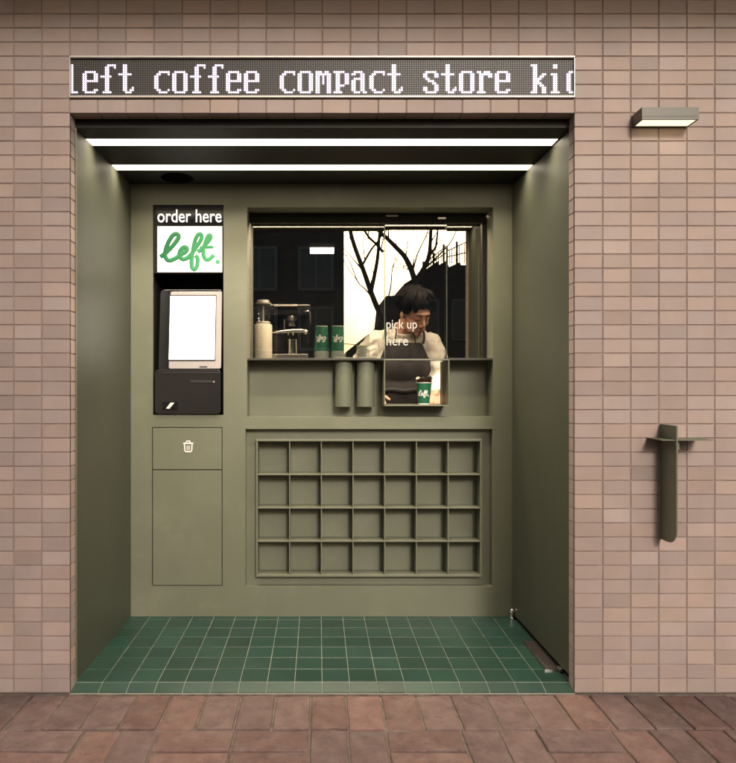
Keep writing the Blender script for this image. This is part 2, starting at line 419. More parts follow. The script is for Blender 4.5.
# ---- brick wall (stack-bonded tiles); sign and opening left free
RH = .05516; NR = 55
wall = thing('tiled_wall', 'pink brown stack-bonded tile wall of the shopfront around the green alcove', 'wall', (0, 0, 0))
bk = MB()
T = .10                           # wall body behind tiles
zt = NR*RH
bk.box(-3.6, X0-.0022, .0028, .0545, 0, zt); bk.box(X1+.0022, 4.6, .0028, .0545, 0, zt)
bk.box(X0-.0021, X1+.0021, .0028, .0545, 41*RH+.0022, 42*RH); bk.box(X0-.0021, X1+.0021, .03, .0545, 42*RH, 45*RH); bk.box(X0-.0021, X1+.0021, .0028, .0545, 45*RH, zt)
bk.build('grout_bed', M['grout'], wall)
bb = MB(); bb.box(-3.6, X0-.03, .0555, .9, -.05, zt); bb.box(X1+.06, 4.6, .0555, .9, -.05, zt); bb.box(X0-.029, X1+.059, .0555, 1.6, 41*RH+.03, zt)
bb.build('wall_body', M['room'], wall)
tl = MB(); G = .0024
def tint():
    q = random.random(); b = random.gauss(1, .055)
    if q < .12: b *= .90
    elif q > .93: b *= 1.08
    k = random.uniform(-.035,.035)
    return (b*(1+k), b, b*(1-k))
def wtile(x0, x1, z0, z1, yf=0.0):
    tl.c = tint(); x0 += G; x1 -= G; z0 += G; z1 -= G; e = .0014
    t1, t2 = random.uniform(-.0005,.0005), random.uniform(-.0005,.0005)
    def y(x, z): return yf+t1*(1 if x > (x0+x1)/2 else -1)+t2*(1 if z > (z0+z1)/2 else -1)
    ring = lambda i, dy: [(x0+i, y(x0,z0)+dy, z0+i),(x1-i, y(x1,z0)+dy, z0+i),(x1-i, y(x1,z1)+dy, z1-i),(x0+i, y(x0,z1)+dy, z1-i)]
    tl.add(ring(0,.008)+ring(0,e)+ring(e,0), [(i*4+k,i*4+(k+1)%4,i*4+4+(k+1)%4,i*4+4+k) for i in range(2) for k in range(4)]+[(8,9,10,11)])
for r in range(NR):
    z = r*RH
    for c in range(-24, 18+33):
        x = X0+c*MODX
        if 0 <= c < 18 and (r < 41 or 42 <= r < 45): continue
        if c == 18-18-1 and r < 41: wtile(x, x+MODX+G, z, z+RH); continue
        if c == 18 and r < 41: wtile(x-G, x+MODX, z, z+RH); continue
        if 0 <= c < 18 and r == 41: wtile(x, x+MODX, z-G, z+RH); continue
        wtile(x, x+MODX, z, z+RH)
# returns of the opening
def rtile(axis, s, a0, a1):
    tl.c = tint(); e = .0014
    if axis == 'x':   # side return, facing +x (s=1) or -x (s=-1) at X0 / X1
        X = X0 if s > 0 else X1
        z0, z1 = a0+G, a1-G
        p = [(X, .0016, z0),(X, .055, z0),(X, .055, z1),(X, .0016, z1)]
        q = [(X-s*.006, y, z) for _, y, z in p]
        if s < 0: p = p[::-1]; q = q[::-1]
        tl.add(q+p, [(k,(k+1)%4,4+(k+1)%4,4+k) for k in range(4)]+[(4,5,6,7)])
    else:
        x0, x1 = a0+G, a1-G; Z = 41*RH
        p = [(x0,.0016,Z),(x0,.055,Z),(x1,.055,Z),(x1,.0016,Z)]
        q = [(x,y,Z+.006) for x,y,_ in p]
        tl.add(q+p, [(k,(k+1)%4,4+(k+1)%4,4+k) for k in range(4)]+[(4,5,6,7)])
for r in range(41):
    rtile('x', 1, r*RH, (r+1)*RH); rtile('x', -1, r*RH, (r+1)*RH)
for c in range(18): rtile('z', 1, X0+c*MODX, X0+(c+1)*MODX)
tl.build('wall_tiles', M['tile'], wall, colors=True, weld=False)
ov = MB(); ov.box(-3.6, 4.6, -.9, .054, zt+.001, zt+.5)  # out of view, added to darken the top rows of the wall
tag(ov.build('overhang', M['concrete'], bevel=.01), 'dark unseen overhang added above the tile wall to shade its top rows', 'overhang')

# ================================================================== ALCOVE
CZ = 2.225
alc = thing('shopfront_alcove', 'olive green painted steel alcove lining recessed in the tile wall', 'alcove', (0, .4, FZ))
def holed(mb, x0, x1, z0, z1, y, holes):   # front sheet with holes; every hole (x0,x1,z0,z1,depth) gets its reveal
    xs = sorted(set([x0,x1]+[h[0] for h in holes]+[h[1] for h in holes]))
    zs = sorted(set([z0,z1]+[h[2] for h in holes]+[h[3] for h in holes]))
    for i in range(len(xs)-1):
        for j in range(len(zs)-1):
            cx, cz = (xs[i]+xs[i+1])/2, (zs[j]+zs[j+1])/2
            if any(h[0] < cx < h[1] and h[2] < cz < h[3] for h in holes): continue
            mb.quad((xs[i],y,zs[j]),(xs[i+1],y,zs[j]),(xs[i+1],y,zs[j+1]),(xs[i],y,zs[j+1]))
    for a, b, c, e, dp in holes:
        q = y+dp
        mb.quad((a,y,c),(a,y,e),(a,q,e),(a,q,c)); mb.quad((b,y,e),(b,y,c),(b,q,c),(b,q,e))
        mb.quad((a,y,e),(b,y,e),(b,q,e),(a,q,e)); mb.quad((b,y,c),(a,y,c),(a,q,c),(b,q,c))
KX0, KX1, KZ0, KZ1 = -.8457, -.4855, 1.0455, 2.119      # kiosk niche
WX0, WX1, WZ0, WZ1 = -.365, .8917, 1.035, 2.107         # window opening
SX0, SX1, SZ0, SZ1 = -.373, .889, .169, .974            # shelf niche
BX0, BX1, BZ0, BZ1 = -.851, -.4906, .172, .984          # bin cabinet
bp_ = MB()
holed(bp_, -.975, 1.03, FZ-.01, CZ+.03, YB, [(KX0,KX1,KZ0,KZ1,.012),(WX0,WX1,WZ0,WZ1,.155),(SX0,SX1,SZ0,SZ1,.04),(BX0,BX1,BZ0,BZ1,.02)])
bp_.build('back_panel', M['olive'], alc, bevel=.0018)
nb = MB()      # back of the shelf niche, with the hole the cells sit in
UX0, UX1, UZ0, UZ1 = -.3194, .8355, .218, .923
holed(nb, SX0-.01, SX1+.01, SZ0-.01, SZ1+.01, YB+.0402, [(UX0+.002,UX1-.002,UZ0+.002,UZ1-.002,.01)])
nb.build('niche_back', M['olive'], alc)
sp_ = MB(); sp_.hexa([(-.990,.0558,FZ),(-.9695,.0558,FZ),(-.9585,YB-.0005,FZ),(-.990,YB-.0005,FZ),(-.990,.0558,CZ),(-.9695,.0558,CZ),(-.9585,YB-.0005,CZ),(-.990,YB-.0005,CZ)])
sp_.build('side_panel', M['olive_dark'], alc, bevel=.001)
tr_ = MB(); tr_.box(-.9693, -.9655, .053, .063, FZ, CZ); tr_.build('edge_trim', M['olive'], alc, bevel=.0008)
cp = MB(); S1, S2, SW = .205, .515, .042
YS = [.0552, S1-SW, S1+SW, S2-SW, S2+SW, YB-.0005]
for a, b in ((YS[0],YS[1]),(YS[2],YS[3]),(YS[4],YS[5])): cp.box(-.9895, 1.035, a, b, CZ+.0004, CZ+.04)
cp.box(-.9895, 1.035, .0551, YB, CZ+.0405, CZ+.06)
cp.build('ceiling_panel', M['ceil'], alc, bevel=.0015)
sk = MB(); sk.lathe((-.70,.665,CZ-.0015), [(.0,0),(.075,0),(.08,.0018)], 40); sk.build('speaker_grille', M['grille'], alc)
for yc, lb in ((S1,'front linear light strip across the black alcove ceiling, nearer the street'),(S2,'rear linear light strip across the black alcove ceiling, nearer the window')):
    t = thing('ceiling_light', lb, 'ceiling light', (0, yc, CZ), 'ceiling light strips of the alcove')
    q = MB(); q.box(-.9885 if yc == S1 else -.9885, 1.0, yc-SW+.003, yc+SW-.003, CZ+.002, CZ+.012); q.build('diffuser', M['led'], t)
    al = bpy.data.lights.new('strip_beam', 'AREA'); al.shape = 'RECTANGLE'; al.size = 1.93; al.size_y = .07; al.energy = 12; al.spread = math.radians(125); al.color = (1, .86, .68)
    ao = bpy.data.objects.new('strip_beam', al); C.objects.link(ao); ao.location = (0, 0, .0005); ao.parent = t; ao.location.x = .015
    q = MB()
    for a, b in ((yc-SW+.0003, yc-SW+.0028),(yc+SW-.0028, yc+SW-.0003)): q.box(-.988, 1.0, a, b, CZ-.0005, CZ+.012)
    q.build('channel', M['ceil'], t)
# right-hand steel door folded against the alcove side
dr = thing('steel_door', 'olive steel door standing open along the right side of the alcove', 'door', (1.0,.06,.04))
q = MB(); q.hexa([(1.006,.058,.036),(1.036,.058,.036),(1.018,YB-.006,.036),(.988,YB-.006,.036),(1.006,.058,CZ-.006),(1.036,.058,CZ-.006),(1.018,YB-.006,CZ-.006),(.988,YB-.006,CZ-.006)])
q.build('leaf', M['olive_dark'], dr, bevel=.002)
q = MB(); q.box(1.002, 1.006, .0565, .064, .05, CZ-.01); q.build('edge_trim', M['olive'], dr, bevel=.0008)
q = MB(); q.lathe((.978,.725,FZ+.002), [(.012,0),(.014,.004),(.010,.01),(.010,.03),(.014,.034),(.011,.045),(.004,.05)], 20); q.build('pivot', M['chrome'], dr)
q = MB(); q.box(.990, 1.004, .13, .16, .022, .036); q.build('roller', M['chrome'], dr, bevel=.003)
wb = MB(); wb.box(1.038, 1.06, .056, YB+.1, 0, CZ+.05)
wb.box(.9995,1.037,.058,YB,-.02,FZ-.001); wb.build('jamb_and_gap_shade', M['black'], alc)  # black floor strip under the door paints the shade of its gap
# steel grille strip in the floor by the door
gt = thing('floor_grille', 'narrow steel drain grille let into the green tile floor by the door', 'grille', (.97,.29,FZ))
q = MB(); gx0, gx1, gy0, gy1 = .937, 1.0, .15, .44
q.box(gx0,gx1,gy0,gy0+.006,FZ+.0006,FZ+.006); q.box(gx0,gx1,gy1-.006,gy1,FZ+.0006,FZ+.006); q.box(gx0,gx0+.006,gy0+.0061,gy1-.0061,FZ+.0006,FZ+.006); q.box(gx1-.006,gx1,gy0+.0061,gy1-.0061,FZ+.0006,FZ+.006)
q.build('frame', M['steel'], gt)
q = MB(); q.box(gx0+.0062,gx1-.0062,gy0+.0062,gy1-.0062,FZ+.0006,FZ+.0012); q.build('tray', M['rubber'], gt)
q = MB()
for i in range(24):
    y = gy0+.012+i*.0116; q.box(gx0+.0063,gx1-.0063,y,y+.005,FZ+.0014,FZ+.005)
q.build('bars', mat('worn_steel', (.16,.13,.12), .5, metal=.6), gt)

# ---- waste cabinet
t = thing('waste_cabinet', 'olive waste cabinet flush in the back wall with white bin symbol', 'bin cabinet', (-.67,YB,BZ0))
zs = .7645
q = MB(); q.box(BX0+.004,BX1-.004,YB+.0015,YB+.018,zs+.0025,BZ1-.004); fp = q.build('flap', M['olive'], t, bevel=.001)
q = MB(); q.box(BX0+.004,BX1-.004,YB+.0015,YB+.018,BZ0+.004,zs-.0025); q.build('door', M['olive'], t, bevel=.001)
q = MB(); q.box(BX0-.002,BX1+.002,YB+.0205,YB+.03,BZ0-.002,BZ1+.002); q.build('carcass', M['black'], t)
q = MB(); c0 = at(188.2, 446.5, YB); cx, cz = c0.x, c0.z; yy = YB-.0004
u = .0052
body = [(cx-3.7*u,cz+2.2*u),(cx-3.4*u,cz-4.2*u),(cx-2.6*u,cz-5.2*u),(cx+2.6*u,cz-5.2*u),(cx+3.4*u,cz-4.2*u),(cx+3.7*u,cz+2.2*u)]
q.tube([(x,yy,z) for x,z in body], .0036, 8, .25)
for k in (-1.2,0,1.2): q.tube([(cx+k*u,yy,cz+1*u),(cx+k*u,yy,cz-3.6*u)], .0018, 6, .25)
q.tube([(cx-5*u,yy,cz+3*u),(cx+5*u,yy,cz+3*u)], .004, 8, .25)
q.tube([(cx-2*u,yy,cz+3.4*u),(cx-1.4*u,yy,cz+5.2*u),(cx+1.4*u,yy,cz+5.2*u),(cx+2*u,yy,cz+3.4*u)], .0034, 8, .25)
q.build('bin_symbol', M['white'], fp)

# ---- pigeonhole shelf
t = thing('pigeonhole_shelf', 'olive steel pigeonhole shelf of twenty-eight empty cells below the window', 'shelf', (.26,YB,UZ0))
q = MB(); yf, yb, th = YB+.005, YB+.1, .0055
q.box(UX0,UX1,yf-.004,yb,UZ1-.012,UZ1); q.box(UX0,UX1,yf-.004,yb,UZ0,UZ0+.010); q.box(UX0,UX0+.009,yf-.004,yb,UZ0+.0101,UZ1-.0121); q.box(UX1-.009,UX1,yf-.004,yb,UZ0+.0101,UZ1-.0121)
q.build('frame', M['olive'], t, bevel=.0012)
q = MB(); q.box(UX0+.0091,UX1-.0091,yb-.004,yb+.004,UZ0+.0101,UZ1-.0121); q.build('back', M['olive'], t)
ix0, ix1, iz0, iz1 = UX0+.0092, UX1-.0092, UZ0+.0102, UZ1-.0122
for j in range(1,4):
    z = iz0+(iz1-iz0)*j/4; q = MB(); q.box(ix0,ix1,yf-.002,yb-.0045,z-th/2,z+th/2); q.build('shelf_board', M['olive'], t, bevel=.001)
for i in range(1,7):
    x = ix0+(ix1-ix0)*i/7; q = MB(); q.box(x-th/2,x+th/2,yf,yb-.0047,iz0,iz1); q.build('divider', M['olive'], t, bevel=.001)

# ---- kiosk niche lining and lightbox sign
q = MB(); x0,x1,z0,z1 = KX0,KX1,KZ0,KZ1; y0,y1 = YB+.0122,YB+.32
q.quad((x0,y1,z0),(x1,y1,z0),(x1,y1,z1),(x0,y1,z1)); q.quad((x0,y0,z0),(x0,y1,z0),(x0,y1,z1),(x0,y0,z1)); q.quad((x1,y0,z0),(x1,y0,z1),(x1,y1,z1),(x1,y1,z0))
q.quad((x0,y0,z0),(x1,y0,z0),(x1,y1,z0),(x0,y1,z0)); q.quad((x0,y0,z1),(x0,y1,z1),(x1,y1,z1),(x1,y0,z1))
q.build('kiosk_niche', M['black'], alc)
t = thing('lightbox_sign', 'black and white lightbox sign reading order here with green script word', 'sign', (-.665,YB+.02,1.765))
a = at(154.5,206,YB); b = at(223,273.5,YB)
q = MB(); q.box(KX0+.001,KX1-.001,YB+.004,YB+.05,b.z,KZ1-.002); q.build('case', M['glossblack'], t, bevel=.002)
a = at(157.3,226.3,YB); b = at(222,272,YB)
q = MB(); q.box(a.x,b.x,YB+.001,YB+.008,b.z,a.z); q.build('white_panel', M['signwhite'], t)
me = text_mesh('order here', .1, .0015, offset=.0006)
a = at(157.4,209.4,YB); b = at(221.4,222.3,YB); fit_text(me, a.x, b.x, b.z, a.z, YB+.0025)
link('lettering', me, M['letters'], t)
LOGO = [[(150,420),(205,375),(255,320),(285,272),(268,250),(238,264),(205,320),(186,380),(190,425),(215,446),(260,430),(302,402),(338,378),(345,355),(322,348),(298,370),(291,405),(310,434),(345,428),(378,398),(415,345),(450,290),(452,258),(432,252),(408,290),(392,360),(380,440),(383,495),(403,510),(421,480),(424,430),(408,408)],
        [(424,382),(452,362),(480,330),(512,292),(520,265),(504,262),(482,310),(466,370),(474,422),(500,440),(545,405)],
        [(440,352),(490,347),(540,346)]]
def logo(fn, rad, seg=8, n=6, dotr=None):
    q = MB()
    for k, st in enumerate(LOGO):
        pts = catmull([(x,y,0) for x,y in st], n)
        m_ = len(pts)
        q.tube([fn(p.x, p.y, k*.0003+i*.000004) for i, p in enumerate(pts)], [rad(p.x)*(.75 if k == 2 else 1) for p in pts], seg, .12)
    q.ell(fn(572,455,0), (rad(572)*1.1, rad(572)*.15, rad(572)*1.1)); return q
fn = lambda x, y, dz: (lambda v: (v.x, YB+.0006-dz, v.z))(at(140+x/7.36, 200+y/7.36, YB))
q = logo(fn, lambda x: .0115 if x < 380 else .0105); q.build('script_word', M['logo'], t, weld=False)

# ---- ordering kiosk
t = thing('order_kiosk', 'grey self-order kiosk with glowing white touchscreen and card slot', 'kiosk', (-.67,YB+.05,KZ0))
def rrect(x0,x1,z0,z1,r,n=6,corners=(1,1,1,1)):
    pts = []
    for (cx,cz,a0,on) in ((x1-r,z0+r,-PI/2,corners[0]),(x1-r,z1-r,0,corners[1]),(x0+r,z1-r,PI/2,corners[2]),(x0+r,z0+r,PI,corners[3])):
        if on:
            for i in range(n+1): a = a0+PI/2*i/n; pts.append((cx+r*math.cos(a), cz+r*math.sin(a)))
        else: pts.append((cx+r*(1 if a0 in (-PI/2,0) else -1), cz+r*(1 if a0 in (0,PI/2) else -1)))
    return pts
a = at(154.8,369.5,YB-.01); b = at(220.5,414.2,YB-.01)
q = MB(); q.prism(rrect(a.x,b.x,b.z,a.z,.018), YB-.012, YB+.2); body = q.build('body', M['kiosk'], t, bevel=.003)
def kb_(x0,y0,x1,y1,dep,name,m,par,bev=.001,y=YB-.012):
    a = at(x0,y0,y); b = at(x1,y1,y); q = MB(); q.box(a.x,b.x,y-dep,y+.004,b.z,a.z); return q.build(name, m, par, bevel=bev)
kb_(162.5,372.2,219.5,373.4,.0012,'seam',M['black'],body)
kb_(190.5,380.2,212,383,.002,'printer_slot',M['black'],body)
kb_(213,381,214.6,382.6,.002,'status_lamp',M['kioskl'],body)
kb_(162.8,401.2,178.2,409,.006,'card_reader',M['glossblack'],body,.002)
a = at(165,409,YB-.02); q = MB()
q.hexa([at(166,408.6,YB-.0195),at(169.5,408.6,YB-.0195),at(169.5,408.6,YB-.0185),at(166,408.6,YB-.0185),at(170.5,402.6,YB-.0195),at(174.5,402.6,YB-.0195),at(174.5,402.6,YB-.0185),at(170.5,402.6,YB-.0185)])
q.build('card_symbol', M['white'], body)
# screen head leaning back
hd = MB(); tilt = math.radians(6)
a = at(157.2,371,YB-.005); b = at(222,291,YB-.005)
w_, h_ = b.x-a.x, .425
hz = a.z
R = Matrix.Translation((0,YB-.004,hz)) @ Matrix.Rotation(-tilt,4,'X') @ Matrix.Translation((0,0,0))
def tb(mb, x0,x1,z0,z1,y0,y1,r=0):
    q = MB()
    if r: q.prism(rrect(x0,x1,z0,z1,r), y0, y1)
    else: q.box(x0,x1,y0,y1,z0,z1)
    q.v = [tuple(R @ Vector(p)) for p in q.v]; mb.add(q.v, q.f)
hx0 = a.x+.004
tb(hd, hx0,b.x-.003,.0,h_,0,.05,.022); head = hd.build('screen_head', M['glossblack'], t, bevel=.003)
q = MB(); tb(q, hx0+.055,b.x-.006,.012,h_-.012,-.003,.001,.008); q.build('bezel_bright_side', M['kioskl'], head, bevel=.001)  # silver beside the black left edge: the bezel's reflection put into colour
q = MB(); tb(q, hx0+.050,b.x-.034,.052,h_-.030,-.0055,-.0032); q.build('screen_frame', M['black'], head, bevel=.0005)
q = MB(); tb(q, hx0+.055,b.x-.038,.058,h_-.036,-.0065,-.0056); q.build('screen', M['screen'], head)
q = MB(); tb(q, b.x-.115,b.x-.075,.018,.024,-.0045,-.0031); q.build('receipt_slot', M['black'], head)

# ================================================================== WINDOW
LZ = 1.332
win = thing('serving_window', 'wide dark serving window reflecting bare trees and sky above a thin ledge', 'window', (.26,GL,LZ))
GX0, GX1 = WX0+.002, WX1-.002; xa, xb = at(385,0,.893).x, at(446.5,0,.893).x
HZ = 2.055
def pane(x0,x1,y,name,par,z0=LZ+.006,z1=HZ+.03):
    q = MB(); q.box(x0,x1,y-.003,y+.003,z0,z1); return q.build(name, M['glass'], par)
pane(GX0, xa-.004+.01, GL, 'pane', win); pane(xb-.006, GX1, GL, 'pane', win)
sl_ = pane(xa, xb, .893, 'sliding_pane', win)
q = MB(); q.box(xa-.0022,xa-.0002,.8895,.8965,LZ+.006,HZ+.01); q.box(xb+.0002,xb+.0022,.8895,.8965,LZ+.006,HZ+.01); q.build('pane_edge', M['edge'], sl_)
q = MB(); q.box(GX0,GX1,.868,.885,HZ,WZ1-.002); q.box(GX0,GX1,.9,.906,HZ+.004,WZ1-.002); q.build('header_track', M['ceil'], win, bevel=.001)
q = MB(); q.box(at(386,0,.86).x,at(398,0,.86).x,.862,.8675,HZ+.032,HZ+.040); q.box(at(438,0,.86).x,at(446,0,.86).x,.862,.8675,HZ+.018,HZ+.028); q.build('track_clip', M['steel'], win)
led = MB(); PX0, PX1 = at(384.2,0,.74).x, at(449.6,0,.74).x      # pickup box outer
led.box(WX0+.001,PX0-.001,YB+.002,GL+.012,LZ-.007,LZ+.004); led.box(PX1+.001,WX1-.001,YB+.002,GL+.012,LZ-.007,LZ+.004)
led.box(PX0-.0009,PX1+.0009,.84,GL+.012,LZ-.002,LZ+.004)
led.build('ledge', M['fin_dark'], win, bevel=.0012)
q = MB(); q.box(WX0,PX0-.0006,YB+.118,YB+.13,WZ0-.002,LZ-.0045); q.box(PX1+.0006,WX1,YB+.118,YB+.13,WZ0-.002,LZ-.0045)
PZ0, PZ1 = 1.0915, LZ-.003
q.box(PX0-.0005,PX1+.0005,YB+.118,YB+.13,WZ0-.002,PZ0-.0006); q.build('lower_panel', M['olive'], win)
q = MB(); q.box(GX1-.022,GX1,.878,GL+.004,LZ+.0045,HZ-.001); q.build('end_post', M['ceil'], win, bevel=.001)
# words on the sliding pane
for txt, x0, y0, x1, y1 in (('pick up',386.5,319.5,417,331.5),('here',386.5,336,408,345.5)):
    me = text_mesh(txt, .05, .0004); a = at(x0,y0,.889); b = at(x1,y1,.889); fit_text(me, a.x,b.x,b.z,a.z,.8892)
    link('lettering', me, M['vinyl'], sl_)
# ---- pickup box
t = thing('pickup_box', 'open olive steel pickup box projecting below the sliding pane', 'pickup hatch', ((PX0+PX1)/2,.74,PZ0))
y0, y1, th = .742, .965, .005
q = MB(); q.box(PX0,PX1,y0,y1,PZ0,PZ0+th); q.box(PX0,PX1,y0,.838,PZ1-th,PZ1); q.box(PX0,PX0+th,y0,y1,PZ0+th+.0001,PZ1-th-.0001); q.box(PX1-th,PX1,y0,y1,PZ0+th+.0001,PZ1-th-.0001)
q.build('box_shell', M['olive'], t, bevel=.001)
# ---- cup dispensers
for i, px in enumerate((343.6,365.5)):
    x = (px-CX)*K*(1+.825/D0)
    t = thing('cup_dispenser', ('left' if i == 0 else 'right')+' olive tube dispenser hanging under the window ledge'+(', beside the pickup box' if i else ', farther from the pickup box'), 'dispenser', (x,.825,1.087), 'tube dispensers under the ledge')
    q = MB(); q.lathe((x,.826,1.086), [(.0455,0),(.0465,.001),(.0465,.24)], 40); q.build('tube', M['tube'], t)
    q = MB(); q.lathe((x,.826,LZ+.0045), [(.0490,0),(.0500,.001),(.0500,.004),(.046,.0045),(.03,.002)], 40); q.build('collar', M['alu'] if False else M['olive'], t)
# ---- paper cups
def curvelogo(cx, cy, z0, r0, r1, h, flip, sc, facing=0, zc=.5):
    def fn(x, y, dz):
        u = (x-360)/400*sc; v = -(y-375)/400*sc
        if flip: u, v = -u, -v
        z = h*zc+v; r = r0+(r1-r0)*z/h+.0006+dz*.5; a = facing+u/r
        return (cx+r*math.sin(a), cy-r*math.cos(a), z0+z)
    return fn
def cup_stack(px, lb):
    dd = 1.0; c = at(px,350,dd); x = c.x
    t = thing('cup_stack', lb, 'cups', (x,dd,LZ+.004), 'stacks of upturned paper cups')
    z = LZ+.005
    q = MB(); n = 5
    for i in range(n):
        zz = z+i*.0095; q.lathe((x,dd,zz), [(.0365,.0),(.0428,.0003),(.0432,.0040),(.0370,.0046),(.0365,.0092)], 36)
    q.build('stacked_rim', M['cuprim'], t)
    zz = z+n*.0095; H = 1.521-zz
    q = MB(); q.lathe((x,dd,zz), [(.0405,0),(.0415,.001),(.0335,H-.004)], 40); cu = q.build('cup_wall', M['cupgreen'], t)
    q = MB(); q.lathe((x,dd,zz+H-.004), [(.0335,0),(.0342,.001),(.0342,.004),(.031,.0045),(.030,.001)], 36); q.build('cup_base', M['cuprim'], t)
    lg = logo(curvelogo(x,dd,zz,.0413,.0335,H,True,.058,math.atan2(-x,3.4)*-1*0-.10,.48), lambda x: .0024, 6, 4); lg.build('cup_script', M['white'], cu, weld=False)
cup_stack(321.6,'stack of upturned green paper cups nearer the coffee grinder')
cup_stack(338.4,'stack of upturned green paper cups nearer the barista')
# cup waiting in the pickup box
dd = .845; c = at(423.8,390,dd); x = c.x; z = PZ0+th+.0005
t = thing('takeaway_cup', 'green paper cup of iced black coffee with clear lid in the pickup box', 'cup', (x,dd,z))
q = MB(); q.lathe((x,dd,z), [(.026,0),(.0285,.0),(.0290,.005),(.0400,.111)], 44); cw = q.build('cup_sleeve', M['cupgreen'], t)
q = MB(); q.lathe((x,dd,z-.0003), [(.0292,0),(.0297,.001),(.0297,.0045),(.0290,.006)], 40); q.build('cup_base', M['white'], t)
q = MB(); q.lathe((x,dd,z+.1112), [(.0398,0),(.0408,.020)], 40); q.build('coffee', M['coffee'], t)
q = MB(); q.lathe((x,dd,z+.1115), [(.0412,0),(.0405,.004)], 40); q.build('sleeve_rim', M['cuprim'], t)
q = MB(); q.lathe((x,dd,z+.1315), [(.0435,0),(.0455,.001),(.0455,.006),(.0415,.008),(.041,.014),(.037,.016),(.035,.012),(.0,.011)], 44); q.build('lid', M['clear'], t)
q = MB(); q.tube([(x+.02,dd-.01,z+.146),(x+.036,dd-.005,z+.155),(x+.040,dd,z+.166)], .003, 8); q.build('sip_tab', M['clear'], t)
lg = logo(curvelogo(x,dd,z,.0290,.0400,.111,False,.056,-.25,.50), lambda x: .0027, 6, 4); lg.build('cup_script', M['white'], cw, weld=False)
# clear acrylic holder on the sill
a = at(355.5,321,.99); b = at(369,359,.99)
t = thing('lid_holder', 'tall clear acrylic holder standing on the sill by the barista', 'holder', ((a.x+b.x)/2,.99,LZ))
q = MB(); q.box(a.x,b.x,.955,.957,LZ+.005,a.z); q.box(a.x,b.x,1.02,1.022,LZ+.005,a.z); q.box(a.x,a.x+.002,.9571,1.0199,LZ+.005,a.z); q.box(b.x-.002,b.x,.9571,1.0199,LZ+.005,a.z)
q.build('walls', M['hopper'], t)
q = MB()
for i in range(9): q.lathe(((a.x+b.x)/2,.99,LZ+.006+i*.009), [(.028,0),(.030,.001),(.030,.004),(.024,.006)], 24)
q.build('lids', M['cuprim'], t)

# ================================================================== INTERIOR
rm = MB(); rx0, rx1, ry0, ry1, rz0, rz1 = -1.2, 1.7, GL+.02, 3.2, 0.02, 2.6
rm.quad((rx0,ry1,rz0),(rx1,ry1,rz0),(rx1,ry1,rz1),(rx0,ry1,rz1)); rm.quad((rx0,ry0,rz0),(rx0,ry1,rz0),(rx0,ry1,rz1),(rx0,ry0,rz1)); rm.quad((rx1,ry0,rz0),(rx1,ry0,rz1),(rx1,ry1,rz1),(rx1,ry1,rz0))
rm.quad((rx0,ry0,rz0),(rx1,ry0,rz0),(rx1,ry1,rz0),(rx0,ry1,rz0)); rm.quad((rx0,ry0,rz1),(rx0,ry1,rz1),(rx1,ry1,rz1),(rx1,ry0,rz1))
holed(rm, rx0, rx1, rz0, rz1, ry0, [(WX0,WX1,1.0,2.12,.001),(KX0-.01,KX1+.01,KZ0-.02,KZ1+.01,.001)])
struct(rm.build('interior_room', M['room']))
q = MB(); q.box(WX0-.3,PX0-.03,GL+.03,1.085,LZ-.025,LZ+.003); q.box(-.62,-.03,1.0852,1.62,LZ-.025,LZ+.003); q.box(-.62,-.035,1.1,1.6,.021,LZ-.026)
tag(q.build('work_counter', M['glossblack'], bevel=.002), 'black work counter behind the window carrying grinder and machine', 'counter')
# coffee grinder
dd = 1.05; x = at(263.2,340,dd).x; z = LZ+.0035
t = thing('coffee_grinder', 'cream cylindrical coffee grinder with clear hopper at the window left end', 'grinder', (x,dd,z))
q = MB(); q.lathe((x,dd,z), [(.046,0),(.0495,.003),(.0495,.196),(.047,.200)], 44); q.build('body', M['cream'], t)
q = MB(); q.lathe((x,dd,z+.2005), [(.038,0),(.041,.002),(.041,.010),(.038,.014)], 36); q.build('collar', M['alu'], t)
q = MB(); q.lathe((x,dd,z+.215), [(.032,0),(.041,.018),(.0435,.095)], 36); q.build('hopper', M['hopper'], t)
q = MB(); q.tube([(x,dd,z+.2151),(x,dd,z+.309)], .005, 12); q.build('spindle', M['alu'], t)
q = MB(); q.lathe((x,dd,z+.3105), [(.0445,0),(.0455,.002),(.0455,.008),(.036,.009),(.035,.022),(.032,.024)], 36); q.build('lid', M['alu'], t)
# espresso machine
def bx(n, m, par, x0,y0,x1,y1,d0,d1,bev=.003):
    a = at(x0,y0,d0); b = at(x1,y1,d0); q = MB(); q.box(a.x,b.x,d0,d1,b.z,a.z); return q.build(n, m, par, bevel=bev)
t = thing('espresso_machine', 'black espresso machine with chrome group head and steam wand', 'espresso machine', (-.18,1.35,LZ+.003))
a = at(274,309,1.28); b = at(303,358,1.28)
q = MB(); q.box(-.33,-.05,1.3,1.58,LZ+.0035,1.60); q.build('body', M['glossblack'], t, bevel=.01)
q = MB(); q.box(-.335,-.045,1.2,1.58,1.603,1.668); q.build('head_housing', M['glossblack'], t, bevel=.008)
bx('top_rail', M['alu'], t, 273.5,304.3,297.5,306.3,1.19,1.2,.002)
q = MB(); g = at(291,325,1.22); q.lathe((g.x,1.25,g.z-.005), [(.022,0),(.024,.004),(.024,.02),(.038,.034),(.040,.060),(.034,.075)], 32); q.build('group_head', M['steel'], t)
q = MB(); h0 = at(303,330.5,1.2); h1 = at(272,332.5,1.2); q.tube([(h0.x,1.2,h0.z),(g.x,1.2,h0.z-.002),(h1.x,1.2,h1.z)], [.010,.011,.008], 12); q.build('portafilter', M['chrome'], t)
q = MB(); p0 = at(305,311.5,1.2); p1 = at(309.5,311.5,1.2); p2 = at(311.3,323,1.2)
